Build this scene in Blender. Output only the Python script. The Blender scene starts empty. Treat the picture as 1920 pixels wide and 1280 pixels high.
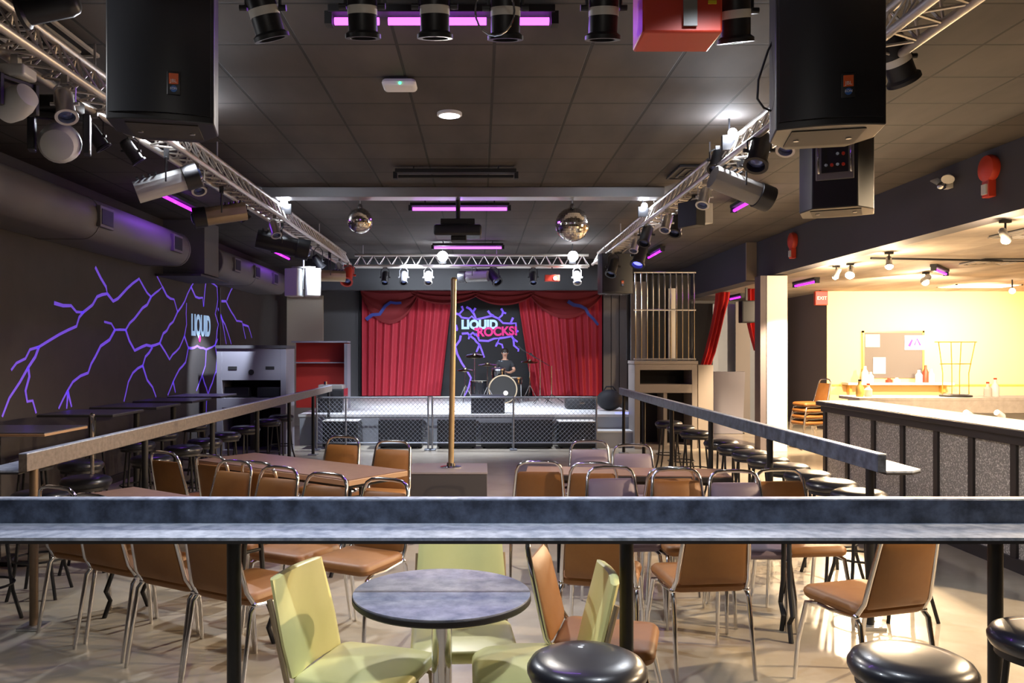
import bpy, bmesh, math, random
from mathutils import Vector, Matrix, Euler
PI = math.pi
random.seed(7)
SC = bpy.context.scene
COL = SC.collection
# ------------------------------------------------------------------ camera, world, exposure, big lights
EYE = 1.64; F = 1550.0; CX = 900.0; CY = 660.0        # eye height, focal length in px, vanishing point
cam_d = bpy.data.cameras.new('camera'); cam = bpy.data.objects.new('camera', cam_d); COL.objects.link(cam)
cam.location = (0, 0, EYE); cam.rotation_euler = (PI/2, 0, 0)
cam_d.sensor_width = 36; cam_d.lens = F/1920*36
cam_d.shift_x = (960-CX)/1920; cam_d.shift_y = (CY-640)/1920
cam_d.clip_start = 0.05; cam_d.clip_end = 100
SC.camera = cam
w = bpy.data.worlds.new('world'); SC.world = w; w.use_nodes = True
w.node_tree.nodes['Background'].inputs[0].default_value = (0.5, 0.5, 0.6, 1)
w.node_tree.nodes['Background'].inputs[1].default_value = 0.02
SC.view_settings.view_transform = 'Standard'; SC.view_settings.look = 'None'
SC.view_settings.exposure = 0.0; SC.view_settings.gamma = 1.0
try: SC.view_settings.use_curve_mapping = False
except Exception: pass

def lamp(kind, loc, power, color, size=0.1, aim=None, angle=100, blend=0.5, sx=None):
    d = bpy.data.lights.new('lamp_light', kind); d.energy = power; d.color = color
    if kind == 'AREA':
        d.size = size
        if sx: d.shape = 'RECTANGLE'; d.size = sx; d.size_y = size
    else: d.shadow_soft_size = size
    if kind == 'SPOT': d.spot_size = math.radians(angle); d.spot_blend = blend
    o = bpy.data.objects.new('lamp_light', d); COL.objects.link(o); o.location = loc
    if aim is not None:
        o.rotation_euler = (Vector(aim)-Vector(loc)).to_track_quat('-Z', 'Y').to_euler()
    return o
COOL = (0.80, 0.88, 1.0); WARM = (1.0, 0.74, 0.46); NEUT = (1.0, 0.93, 0.85); UV = (0.30, 0.08, 1.0)
# flood lamps clamped on the trusses, close under the ceiling
lamp('POINT', (-2.28, 6.35, 3.42), 26, COOL, 0.05)
lamp('POINT', (2.05, 6.75, 3.42), 30, COOL, 0.05)
lamp('POINT', (-2.33, 9.9, 3.42), 22, COOL, 0.05)
lamp('POINT', (2.0, 10.1, 3.42), 22, COOL, 0.05)
lamp('POINT', (-0.66, 14.62, 3.33), 110, COOL, 0.06)
lamp('POINT', (1.64, 14.62, 3.33), 110, COOL, 0.06)
# stage wash, ceiling downlights behind the photographer, bar spots
lamp('SPOT', (-1.2, 14.5, 3.1), 700, COOL, 0.06, (-1.6, 19.8, 1.2), 95, 0.6)
lamp('SPOT', (1.7, 14.5, 3.1), 420, COOL, 0.06, (1.2, 18.5, 0.6), 95, 0.6)
lamp('SPOT', (-2.2, 11.0, 3.1), 420, COOL, 0.05, (-1.6, 14.0, 0.0), 80, 0.7)
lamp('SPOT', (-3.6, 12.9, 2.65), 420, COOL, 0.04, (-4.6, 13.9, 0.8), 50, 0.5)
lamp('SPOT', (-2.9, 3.1, 2.95), 110, (.95,.97,1.0), 0.04, (-1.6, 3.8, 2.85), 60, 0.5)
lamp('SPOT', (0.85, 2.7, 2.96), 95, (.84,.91,1.0), 0.07, (0.85, 2.75, 0.0), 128, 0.6)
lamp('SPOT', (-0.85, 2.7, 2.96), 95, (.84,.91,1.0), 0.07, (-0.85, 2.75, 0.0), 128, 0.6)
lamp('SPOT', (-2.28, 6.30, 3.36), 260, (.90,.93,1.0), 0.06, (-0.9, 3.4, 0.0), 120, 0.6)
lamp('SPOT', (2.05, 6.70, 3.36), 260, (.90,.93,1.0), 0.06, (0.9, 3.4, 0.0), 120, 0.6)
lamp('SPOT', (-0.66, 14.55, 3.2), 900, COOL, 0.06, (-0.9, 15.6, 0.5), 120, 0.6)
lamp('SPOT', (1.64, 14.55, 3.2), 350, COOL, 0.06, (1.4, 15.6, 0.5), 110, 0.6)
lamp('SPOT', (-0.3, -0.8, 3.5), 60, NEUT, 0.09, (-0.3, 1.9, 0.0), 110, 0.6)
lamp('SPOT', (-0.25, 6.64, 3.50), 300, NEUT, 0.07, (-0.25, 6.0, 0.0), 150, 0.5)

def at(px, py, D):
    return Vector(((px-CX)*D/F, D, EYE-(py-CY)*D/F))

# ------------------------------------------------------------------ materials
def mat(name, col, rough=0.5, metal=0.0, emit=None, es=0.0, noise=None, bump=0.0, spec=0.5, coat=0.0, trans=0.0, alpha=1.0):
    m = bpy.data.materials.new(name); m.use_nodes = True
    nt = m.node_tree; b = nt.nodes['Principled BSDF']
    b.inputs['Base Color'].default_value = (*col, 1); b.inputs['Roughness'].default_value = rough
    b.inputs['Metallic'].default_value = metal; b.inputs['Specular IOR Level'].default_value = spec
    b.inputs['Coat Weight'].default_value = coat; b.inputs['Transmission Weight'].default_value = trans
    b.inputs['Alpha'].default_value = alpha
    if emit: b.inputs['Emission Color'].default_value = (*emit, 1); b.inputs['Emission Strength'].default_value = es
    if noise:   # (second colour, scale, contrast low, high)
        c2, sc, lo, hi = noise
        tc = nt.nodes.new('ShaderNodeTexCoord'); n = nt.nodes.new('ShaderNodeTexNoise'); r = nt.nodes.new('ShaderNodeValToRGB')
        n.inputs['Scale'].default_value = sc; n.inputs['Detail'].default_value = 6; n.inputs['Roughness'].default_value = 0.65
        nt.links.new(tc.outputs['Object'], n.inputs['Vector']); nt.links.new(n.outputs['Fac'], r.inputs['Fac'])
        r.color_ramp.elements[0].position = lo; r.color_ramp.elements[1].position = hi
        r.color_ramp.elements[0].color = (*col, 1); r.color_ramp.elements[1].color = (*c2, 1)
        nt.links.new(r.outputs['Color'], b.inputs['Base Color'])
        if bump:
            bp = nt.nodes.new('ShaderNodeBump'); bp.inputs['Strength'].default_value = bump; bp.inputs['Distance'].default_value = 0.01
            nt.links.new(n.outputs['Fac'], bp.inputs['Height']); nt.links.new(bp.outputs['Normal'], b.inputs['Normal'])
    return m

def tile_mat(name, c1, c2, line, size_x, size_y, off, mort, rough=0.85, blotch=2.0, c3=None):
    m = bpy.data.materials.new(name); m.use_nodes = True; nt = m.node_tree; b = nt.nodes['Principled BSDF']
    tc = nt.nodes.new('ShaderNodeTexCoord'); mp = nt.nodes.new('ShaderNodeMapping')
    mp.inputs['Location'].default_value = (-off[0], -off[1], 0)
    br = nt.nodes.new('ShaderNodeTexBrick'); br.offset = 0; br.squash = 1
    br.inputs['Scale'].default_value = 1; br.inputs['Brick Width'].default_value = size_x; br.inputs['Row Height'].default_value = size_y
    br.inputs['Mortar Size'].default_value = mort; br.inputs['Mortar Smooth'].default_value = 0.3
    br.inputs['Color1'].default_value = (*c1, 1); br.inputs['Color2'].default_value = (*c2, 1); br.inputs['Mortar'].default_value = (*line, 1)
    nt.links.new(tc.outputs['Object'], mp.inputs['Vector']); nt.links.new(mp.outputs['Vector'], br.inputs['Vector'])
    n = nt.nodes.new('ShaderNodeTexNoise'); n.inputs['Scale'].default_value = blotch; n.inputs['Detail'].default_value = 5
    mp2 = nt.nodes.new('ShaderNodeMapping'); mp2.inputs['Scale'].default_value = (1, 0.35, 1)
    nt.links.new(tc.outputs['Object'], mp2.inputs['Vector']); nt.links.new(mp2.outputs['Vector'], n.inputs['Vector'])
    mx = nt.nodes.new('ShaderNodeMix'); mx.data_type = 'RGBA'; mx.blend_type = 'MULTIPLY'; mx.inputs['Factor'].default_value = 1.0
    rp = nt.nodes.new('ShaderNodeValToRGB'); rp.color_ramp.elements[0].position = .3; rp.color_ramp.elements[1].position = .7
    rp.color_ramp.elements[0].color = (.62, .60, .60, 1); rp.color_ramp.elements[1].color = (1.25, 1.2, 1.14, 1)
    nt.links.new(n.outputs['Fac'], rp.inputs['Fac'])
    nt.links.new(br.outputs['Color'], mx.inputs['A']); nt.links.new(rp.outputs['Color'], mx.inputs['B'])
    nt.links.new(mx.outputs['Result'], b.inputs['Base Color'])
    bp = nt.nodes.new('ShaderNodeBump'); bp.inputs['Strength'].default_value = 0.4; bp.inputs['Distance'].default_value = 0.01; bp.invert = True
    nt.links.new(br.outputs['Fac'], bp.inputs['Height']); nt.links.new(bp.outputs['Normal'], b.inputs['Normal'])
    b.inputs['Roughness'].default_value = rough
    return m

M = {}
M['ceil'] = tile_mat('black_ceiling_tile', (.070,.061,.058), (.060,.053,.051), (.018,.016,.015), .61, .61, (.09, 5.77), .012)
M['barceil'] = tile_mat('dull_ceiling_tile', (.42,.37,.31), (.35,.31,.26), (.26,.23,.19), 1.22, .61, (0, 0), .010)
M['floor'] = mat('polished_concrete', (.36,.315,.25), .22, noise=((.50,.455,.37), 1.3, .3, .75), spec=.5)
M['wall'] = mat('charcoal_wall', (.048,.043,.044), .75, noise=((.060,.053,.053), 3, .3, .7))
M['wall_back'] = mat('grey_wall', (.11,.105,.11), .8)
M['black'] = mat('matte_black', (.012,.012,.014), .7)
M['header'] = mat('header_paint', (.055,.052,.062), .7)
M['headerend'] = mat('header_end_paint', (.30,.25,.20), .7)
M['duct'] = mat('duct_paint', (.13,.118,.12), .6)
M['cream'] = mat('cream_wall', (.82,.57,.28), .8)
M['greywallR'] = mat('slate_wall', (.14,.12,.13), .8)
M['panelgrey'] = mat('pale_panel', (.26,.29,.36), .7)
M['column'] = mat('white_column', (.85,.80,.72), .6)
M['lam'] = mat('shaded_slate_laminate', (.018,.025,.042), .36, noise=((.09,.115,.17), 11, .38, .64), spec=.6)  # same laminate as lamtop, coloured darker for the shaded upright face
M['lamtop'] = mat('lit_slate_laminate', (.22,.27,.37), .30, noise=((.50,.56,.68), 18, .36, .62), spec=.6)  # same laminate as lam, lightened to carry the light from above
M['lambrown'] = mat('taupe_laminate', (.11,.088,.072), .5, noise=((.19,.155,.13), 30, .35, .65))
M['edge'] = mat('dark_edge', (.02,.019,.022), .5)
M['post'] = mat('black_steel', (.018,.018,.02), .38, .3)
M['bronze'] = mat('bronze_steel', (.20,.14,.09), .4, .7)
M['chrome'] = mat('chrome', (.72,.72,.74), .12, 1)
M['steel'] = mat('brushed_aluminium', (.62,.62,.64), .35, .9)
M['truss'] = mat('truss_aluminium', (.66,.62,.58), .38, .75)
M['brass'] = mat('brass', (.80,.63,.38), .34, 1)
M['brown'] = mat('tan_vinyl', (.225,.092,.020), .5, noise=((.27,.115,.028), 9, .3, .7))
M['mauve'] = mat('mauve_vinyl', (.17,.135,.19), .5)
M['yellow'] = mat('pale_yellow_vinyl', (.78,.77,.34), .36, noise=((.84,.83,.40), 5, .3, .7))
M['tan_metal'] = mat('tan_metal', (.40,.31,.20), .4, .5)
M['blkvinyl'] = mat('black_vinyl', (.014,.015,.022), .30, coat=.3)
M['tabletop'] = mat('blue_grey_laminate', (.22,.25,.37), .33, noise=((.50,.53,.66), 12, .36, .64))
M['woodtop'] = mat('brown_laminate', (.17,.10,.075), .30, noise=((.23,.14,.10), 20, .3, .7))
M['woodedge'] = mat('tan_edge', (.42,.26,.15), .4)
M['darktop'] = mat('dark_laminate', (.07,.07,.085), .3)
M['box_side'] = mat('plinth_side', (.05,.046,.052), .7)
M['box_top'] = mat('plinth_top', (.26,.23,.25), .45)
M['spk'] = mat('speaker_black', (.014,.014,.017), .42)
M['grille'] = mat('speaker_grille', (.022,.023,.028), .40, .35)
M['spk_under'] = mat('speaker_underside', (.05,.045,.038), .6)
M['badge_o'] = mat('badge_orange', (.75,.13,.03), .4)
M['badge_b'] = mat('badge_blue', (.03,.13,.45), .4)
M['white'] = mat('white_plastic', (.80,.80,.80), .4)
M['offwhite'] = mat('offwhite', (.62,.60,.56), .5)
M['fixw'] = mat('pale_fixture', (.55,.56,.56), .35)
M['fixg'] = mat('grey_fixture', (.22,.21,.20), .4)
M['redbox'] = mat('red_paint', (.55,.045,.02), .45)
M['red_lit'] = mat('red_signage', (.45,.02,.02), .5, emit=(1,.06,.05), es=1.1)
M['uv'] = mat('uv_tube', (.2,.02,.4), .4, emit=(.62,.03,1.0), es=2.2)
M['uvhot'] = mat('uv_tube_hot', (.2,.02,.4), .4, emit=(.62,.07,1.0), es=5)
M['glow'] = mat('lamp_glow', (1,1,1), .4, emit=(.85,.92,1.0), es=40)
M['glow_soft'] = mat('downlight_glow', (1,1,1), .4, emit=(.85,.9,1.0), es=5)
M['glow_warm'] = mat('warm_glow', (1,1,1), .4, emit=(1,.86,.62), es=30)
M['panel_glow'] = mat('panel_glow', (1,1,1), .4, emit=(1,.93,.80), es=6)
M['greenled'] = mat('green_led', (0,.5,.2), .4, emit=(.05,1,.35), es=5)
M['blueled'] = mat('blue_led', (0,.1,.5), .4, emit=(.10,.10,1), es=5)
M['lens'] = mat('lens_glass', (.10,.13,.30), .08, 0.6)
M['curtain'] = mat('red_curtain', (.52,.040,.065), .75)
M['curtain_deep'] = mat('dark_red_curtain', (.22,.016,.02), .8)
M['drape'] = mat('red_drape', (.40,.012,.01), .75)
M['plank'] = mat('grey_plank', (.15,.135,.135), .7)
M['bluetie'] = mat('blue_tie', (.03,.05,.30), .6)
M['bolt'] = mat('violet_bolt_paint', (.30,.17,1.0), .7, emit=(.16,.07,1.0), es=.42)
M['logo'] = mat('pale_blue_lettering', (.55,.75,1.0), .6, emit=(.35,.62,1.0), es=.5)
M['pink'] = mat('pink_lettering', (.85,.03,.30), .6, emit=(.9,.02,.25), es=.22)
M['stage'] = mat('stage_floor', (.60,.60,.60), .4, noise=((.7,.7,.7), 2, .3, .7))
M['stagefront'] = mat('stage_front', (.34,.36,.40), .6)
M['boothgrey'] = mat('booth_grey', (.22,.215,.26), .6)
M['boothtan'] = mat('booth_tan', (.27,.235,.21), .6)
M['inside'] = mat('cubby_dark', (.02,.02,.022), .8)
M['redwall'] = mat('red_partition', (.50,.025,.015), .6)
M['beige'] = mat('beige_panel', (.34,.29,.23), .7)
M['fence'] = mat('galvanised', (.30,.32,.36), .4, .7)
M['speckle'] = mat('speckled_panel', (.30,.29,.28), .45, noise=((1.0,.98,.95), 70, .5, .66))
M['barframe'] = mat('bar_frame', (.035,.03,.032), .5)
M['bartop'] = mat('bar_top', (.75,.66,.50), .3)
M['stone'] = mat('stone_edge', (.42,.37,.34), .6, noise=((.55,.5,.46), 12, .3, .7))
M['orangeseat'] = mat('orange_vinyl', (.62,.22,.04), .5)
M['drumshell'] = mat('black_drum_shell', (.012,.012,.014), .15, coat=.6)
M['drumhead'] = mat('dark_drum_head', (.018,.017,.016), .3)
M['cymbal'] = mat('bronze_cymbal', (.72,.62,.40), .2, 1)
M['creamhead'] = mat('cream_drum_head', (.72,.66,.52), .5)
M['skin'] = mat('skin', (.42,.23,.15), .5)
M['shirt'] = mat('black_shirt', (.015,.015,.018), .8, noise=((.28,.33,.40), 9, .62, .66))
M['trousers'] = mat('dark_trousers', (.02,.022,.03), .8)
M['hair'] = mat('dark_hair', (.02,.014,.01), .6)
M['eye'] = mat('eye', (.6,.6,.6), .3)
M['paper'] = mat('paper', (.80,.80,.85), .7)
M['corkgrey'] = mat('grey_board', (.13,.115,.11), .8)
M['amber'] = mat('amber_metal', (.75,.48,.12), .4, .3)
M['blue'] = mat('blue_box', (.02,.10,.65), .4)
M['yellowtape'] = mat('yellow_label', (.7,.55,.02), .5)
m = M['ball'] = bpy.data.materials.new('mirror_facets'); m.use_nodes = True
b = m.node_tree.nodes['Principled BSDF']; b.inputs['Metallic'].default_value = 1; b.inputs['Roughness'].default_value = .12
b.inputs['Base Color'].default_value = (.8,.77,.72,1)

# ------------------------------------------------------------------ mesh builder
class MB:
    def __init__(s): s.v = []; s.f = []
    def add(s, vs, fs):
        n = len(s.v); s.v += [Vector(v) for v in vs]; s.f += [[i+n for i in f] for f in fs]; return s
    def box(s, x0, x1, y0, y1, z0, z1, R=None, c=None):
        vs = [Vector((x, y, z)) for z in (z0, z1) for y in (y0, y1) for x in (x0, x1)]
        if R is not None:
            c = Vector(c) if c is not None else Vector((0,0,0)); vs = [R @ v + c for v in vs]
        return s.add(vs, [(0,2,3,1),(4,5,7,6),(0,1,5,4),(2,6,7,3),(0,4,6,2),(1,3,7,5)])
    def rbox(s, x0, x1, y0, y1, z0, z1, r, R=None, c=None, puff=0.0):
        # cushion-like rounded box: rounded outline with softened top and bottom edges
        cx, cy = (x0+x1)/2, (y0+y1)/2; rings = []
        n = 5; r2 = min(r, (z1-z0)/2)
        prof = [(r2, z0)] + [(r2*(1-math.sin(a)), z0+r2*(1-math.cos(a))) for a in (PI/6, PI/3, PI/2)] + [(r2*(1-math.sin(a)), z1-r2*(1-math.cos(a))) for a in (PI/2, PI/3, PI/6, 0)]
        def ring(ins, z):
            out = []; rr = max(r-ins*.6, .002)
            for qx, qy, a0 in ((x1, y1, 0), (x0, y1, PI/2), (x0, y0, PI), (x1, y0, 1.5*PI)):
                sx = 1 if qx == x1 else -1; sy = 1 if qy == y1 else -1
                ox = qx - sx*(ins+rr); oy = qy - sy*(ins+rr)
                for k in range(n):
                    a = a0+PI/2*k/(n-1); out.append(Vector((ox+rr*math.cos(a), oy+rr*math.sin(a), z)))
            return out
        for ins, z in prof: rings.append(ring(ins, z))
        m = len(rings[0]); vs = [v for rg in rings for v in rg]
        if puff:
            vs += [Vector((cx+(v.x-cx)*.5, cy+(v.y-cy)*.5, z1+puff)) for v in rings[-1]]
            rings.append(0)
        fs = []
        for i in range(len(rings)-1):
            for j in range(m): fs.append((i*m+j, i*m+(j+1)%m, (i+1)*m+(j+1)%m, (i+1)*m+j))
        fs.append(tuple(range(m-1, -1, -1))); fs.append(tuple((len(rings)-1)*m+j for j in range(m)))
        if R is not None:
            c = Vector(c) if c is not None else Vector((0,0,0)); vs = [R @ v + c for v in vs]
        return s.add(vs, fs)
    def tube(s, pts, r, n=8, closed=False, caps=True):
        pts = [Vector(p) for p in pts]; m = len(pts); rs = r if isinstance(r, (list, tuple)) else [r]*m
        vs = []; fs = []; up = None
        for i, p in enumerate(pts):
            if closed: t = (pts[(i+1) % m]-pts[i-1])
            else: t = (pts[min(i+1, m-1)]-pts[max(i-1, 0)])
            t.normalize()
            if up is None:
                up = Vector((0,0,1)) if abs(t.z) < .9 else Vector((1,0,0))
            a = (up - t*up.dot(t)).normalized(); b = t.cross(a); up = a
            for k in range(n):
                q = 2*PI*k/n; vs.append(p + (a*math.cos(q)+b*math.sin(q))*rs[i])
        for i in range(m if closed else m-1):
            j = (i+1) % m
            for k in range(n): fs.append((i*n+k, i*n+(k+1)%n, j*n+(k+1)%n, j*n+k))
        if not closed and caps:
            fs.append(tuple(range(n-1, -1, -1))); fs.append(tuple((m-1)*n+k for k in range(n)))
        return s.add(vs, fs)
    def cyl(s, p0, p1, r0, r1=None, n=20): return s.tube([p0, p1], [r0, r0 if r1 is None else r1], n)
    def lathe(s, prof, c=(0,0,0), n=32, R=None):
        c = Vector(c); vs = []; fs = []
        for r, z in prof:
            for k in range(n):
                a = 2*PI*k/n; v = Vector((r*math.cos(a), r*math.sin(a), z))
                if R is not None: v = R @ v
                vs.append(v + c)
        for i in range(len(prof)-1):
            for k in range(n): fs.append((i*n+k, i*n+(k+1)%n, (i+1)*n+(k+1)%n, (i+1)*n+k))
        fs.append(tuple(range(n-1, -1, -1))); fs.append(tuple((len(prof)-1)*n+k for k in range(n)))
        return s.add(vs, fs)
    def sph(s, c, r, n=14, sc=(1,1,1), R=None):
        prof = [(max(math.sin(PI*i/n), .001)*r, -math.cos(PI*i/n)*r) for i in range(n+1)]
        m = MB(); m.lathe(prof, (0,0,0), n*2)
        vs = [Vector((v.x*sc[0], v.y*sc[1], v.z*sc[2])) for v in m.v]
        if R is not None: vs = [R @ v for v in vs]
        return s.add([v+Vector(c) for v in vs], m.f)
    def prism(s, poly, t0, t1, fn):      # poly in 2D, fn(u,v,t)->xyz
        n = len(poly); vs = [fn(u, v, t0) for u, v in poly]+[fn(u, v, t1) for u, v in poly]
        return s.add(vs, [tuple(range(n-1,-1,-1)), tuple(range(n, 2*n))]+[(i, (i+1)%n, (i+1)%n+n, i+n) for i in range(n)])
    def build(s, name, m, parent=None, bevel=0, smooth=True):
        me = bpy.data.meshes.new(name); me.from_pydata([tuple(v) for v in s.v], [], s.f); me.update()
        bm = bmesh.new(); bm.from_mesh(me); bmesh.ops.recalc_face_normals(bm, faces=bm.faces); bm.to_mesh(me); bm.free()
        if smooth:
            for p in me.polygons: p.use_smooth = True
            me.set_sharp_from_angle(angle=math.radians(38))
        me.materials.append(M[m] if isinstance(m, str) else m)
        o = bpy.data.objects.new(name, me); COL.objects.link(o)
        if parent: o.parent = parent
        if bevel:
            b = o.modifiers.new('bevel', 'BEVEL'); b.width = bevel; b.segments = 2; b.limit_method = 'ANGLE'
        return o

def tag(o, label=None, cat=None, group=None, kind=None):
    if label: o['label'] = label
    if cat: o['category'] = cat
    if group: o['group'] = group
    if kind: o['kind'] = kind
    return o
def thing(name, label, cat, loc=(0,0,0), rz=0, group=None):
    o = bpy.data.objects.new(name, None); COL.objects.link(o); o.empty_display_size = .1
    o.location = loc; o.rotation_euler = (0, 0, rz); return tag(o, label, cat, group)
def struct(name, mb, m, parent=None, **k):
    o = mb.build(name, m, parent, **k)
    if not parent: o['kind'] = 'structure'
    return o
def B(*a, **k): return MB().box(*a, **k)
KIDS = {}
def dup(root, loc, rz=0, label=None, group=None, scale=None):
    r = root.copy(); COL.objects.link(r); r.location = loc; r.rotation_euler = (0, 0, rz)
    if label: r['label'] = label
    if group: r['group'] = group
    if scale: r.scale = scale
    for ch in list(root.children):
        c = ch.copy(); COL.objects.link(c); c.parent = r
        for g in list(ch.children):
            d = g.copy(); COL.objects.link(d); d.parent = c
    return r
def text_part(txt, size, name, m, parent, loc, rot, extr=.002, sx=1.0, offset=0.0, shear=0):
    cu = bpy.data.curves.new('lettering', 'FONT'); cu.body = txt; cu.size = size; cu.extrude = extr; cu.offset = offset
    cu.align_x = 'CENTER'; cu.align_y = 'CENTER'; cu.shear = shear
    t = bpy.data.objects.new('tmp', cu); COL.objects.link(t)
    bpy.context.view_layer.update()
    me = bpy.data.meshes.new_from_object(t.evaluated_get(bpy.context.evaluated_depsgraph_get()))
    bpy.data.objects.remove(t)
    for v in me.vertices: v.co.x *= sx
    me.materials.clear(); me.materials.append(M[m])
    o = bpy.data.objects.new(name, me); COL.objects.link(o); o.location = loc; o.rotation_euler = rot
    if parent: o.parent = parent
    return o
# ================================================================== THE ROOM
ZC = 3.56; XL = -4.6; XR = 4.84; ZB = 2.92
struct('floor', B(XL-.2, 12.2, -3.2, 22.2, -.2, 0), 'floor', smooth=False)
struct('ceiling', B(XL-.2, XR, -3.2, 22.2, ZC, ZC+.1), 'ceil', smooth=False)
struct('ceiling', B(XR+.25, 12.2, -3.2, 22.2, ZB, ZB+.1), 'barceil', smooth=False)
wl = struct('wall_left', B(XL-.2, XL, -3.2, 22.2, 0, ZC), 'wall', smooth=False)
struct('wall_rear', B(XL, 12, -3.2, -3.0, 0, ZC), 'wall', smooth=False)
struct('wall_far', B(XL, 7.2, 20.6, 20.8, 0, ZC), 'wall_back', smooth=False)
struct('wall_right', B(12, 12.2, -3, 22, 0, ZC), 'cream', smooth=False)
struct('wall_cream', B(7.30, 12, 17.39, 17.41, 0, ZB), 'cream', smooth=False)
struct('wall_slate', B(7.30, 7.36, 17.41, 20.6, 0, ZB), 'greywallR', smooth=False)
struct('trim_1', B(XR, XR+.25, -3, 14.2, ZB, ZC), 'header', smooth=False)
struct('trim_2', B(4.66, 4.98, 14.5, 20.6, 2.88, ZC), 'header', smooth=False)
struct('trim_3', B(4.66, 5.09, 14.46, 14.5, 2.90, ZC), 'headerend', smooth=False)
struct('trim_4', B(4.84, 5.09, 14.2, 14.46, ZB, ZC), 'header', smooth=False)
# column by the bar
c = struct('trim_5', B(4.72, 5.06, 13.6, 13.9, 0, 2.90), 'column', bevel=.006)
struct('column_edge', B(4.62, 4.715, 13.62, 13.9, 0, 2.90), 'greywallR', c)
# header over the stage
struct('trim_6', B(-3.6, 2.95, 17.0, 17.2, 2.92, ZC), 'black', smooth=False)
struct('baseboard_left', B(XL, XL+.02, -3, 20.6, 0, .1), 'black')
# stage
stg = struct('trim_7', B(-3.2, 2.78, 14.55, 20.6, .50, .545), 'stage', smooth=False)
stg['label'] = 'low stage platform'
struct('stage_fascia', B(-3.18, 2.76, 14.58, 14.62, 0, .50), 'stagefront', stg)
struct('stage_side', B(2.72, 2.76, 14.62, 20.6, 0, .50), 'stagefront', stg)
struct('stage_side', B(-3.18, -3.14, 14.62, 20.6, 0, .50), 'stagefront', stg)
st = thing('stage_step', 'grey wooden step box against the right end of the stage front', 'step', (2.35, 14.35, 0))
B(-.36, .36, -.17, .17, 0, .26).build('body', 'stagefront', st, bevel=.004)
B(-.37, .37, -.18, .18, .26, .29).build('tread', 'stage', st, bevel=.004)

# lightning painted on the left wall (points read in a 2.977x view of the photo's left part)
def wall_pt(cx, cy):
    px = cx/2.977; py = 420+cy/2.977; D = -XL*F/(CX-px); return (D, EYE-(py-CY)*D/F)
def ribbon(mb, pts, w0, w1, fn, zig=0.02):
    P = []
    for i in range(len(pts)-1):
        a = Vector(pts[i]); b = Vector(pts[i+1]); L = (b-a).length; n = max(1, int(L/.13)); d = (b-a).normalized(); nn = Vector((-d.y, d.x))
        for k in range(n):
            off = 0 if k == 0 else random.uniform(-1, 1)*zig
            P.append(a+(b-a)*k/n+nn*off)
    P.append(Vector(pts[-1]))
    m = len(P); vs = []; fs = []
    for i, p in enumerate(P):
        t = (P[min(i+1, m-1)]-P[max(i-1, 0)]).normalized(); nn = Vector((-t.y, t.x)); w = w0+(w1-w0)*i/(m-1)
        for s_ in (-1, 1): q = p+nn*w*s_; vs.append(fn(q.x, q.y))
    for i in range(m-1): fs.append((2*i, 2*i+1, 2*i+3, 2*i+2))
    mb.add(vs, fs)
BOLTS = [
 [(530,240),(560,300),(590,350),(597,388),(540,405),(515,450),(465,490),(440,520),(425,570),(380,590),(330,615),(280,645),(215,685),(165,700),(140,750),(90,775),(60,815)],
 [(215,685),(195,740),(155,800),(110,880),(50,970),(10,1075)],[(155,800),(162,850),(140,930),(150,990),(180,985),(200,1055)],
 [(300,440),(350,455),(395,455),(425,490),(465,492)],
 [(597,388),(630,430),(680,390),(740,330),(775,305),(800,350),(842,405),(905,350),(875,290)],
 [(842,405),(820,450),(770,500),(700,590),(640,590),(620,555),(580,545)],
 [(640,590),(610,645),(560,680),(530,740),(490,830),(405,880),(375,930),(325,1030)],[(378,930),(370,1030)],[(378,940),(398,1020)],
 [(700,590),(720,650),(750,705),(790,685),(890,665),(900,680),(945,755),(1000,690),(1028,625),(1040,560),(1040,440)],
 [(890,665),(910,610),(965,545),(990,490),(1030,430),(1045,390),(1065,350),(1090,310)],
 [(905,350),(930,400),(970,420),(990,490)],[(1065,350),(1090,405),(1130,410),(1135,460)],[(1150,310),(1140,400),(1135,460)],
 [(850,685),(810,740),(795,790),(740,830),(715,880),(690,990)],[(795,790),(820,870),(850,910),(870,965)],
 [(1028,625),(1050,690),(1035,770),(1000,810),(965,880),(935,955)],[(965,880),(978,940)],
 [(1050,690),(1100,680),(1150,700),(1200,675),(1215,640)],[(1150,700),(1145,790),(1125,850),(1095,930)],[(1130,850),(1160,950)],
 [(1160,950),(1205,820),(1240,945)],[(1205,820),(1210,740),(1200,675),(1218,560),(1200,500),(1215,420),(1210,350),(1160,310)],
 [(1155,950),(1150,1060)],[(1215,470),(1255,560),(1290,670)],[(1225,480),(1250,600),(1262,670)],
 [(1235,430),(1260,430),(1290,490),(1320,540),(1350,545),(1370,640)],[(1265,425),(1300,350)],[(1355,560),(1385,570),(1405,635)],
]
mb = MB()
for ln in BOLTS:
    ribbon(mb, [wall_pt(*p) for p in ln], .021, .013, lambda u, v: (XL+.004, u, v))
bolts = mb.build('lightning_mural', 'bolt', wl, smooth=False)
text_part('LIQUID', .46, 'mural_lettering', 'logo', wl, (XL+.006, 13.62, 2.06), (PI/2, 0, PI/2), .002, .62, .018)
mb = MB(); mb.sph((XL+.006, 13.55, 1.86), .05, 8, (.15, 1, 1.2)); mb.build('mural_drop', 'pink', wl)

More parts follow.
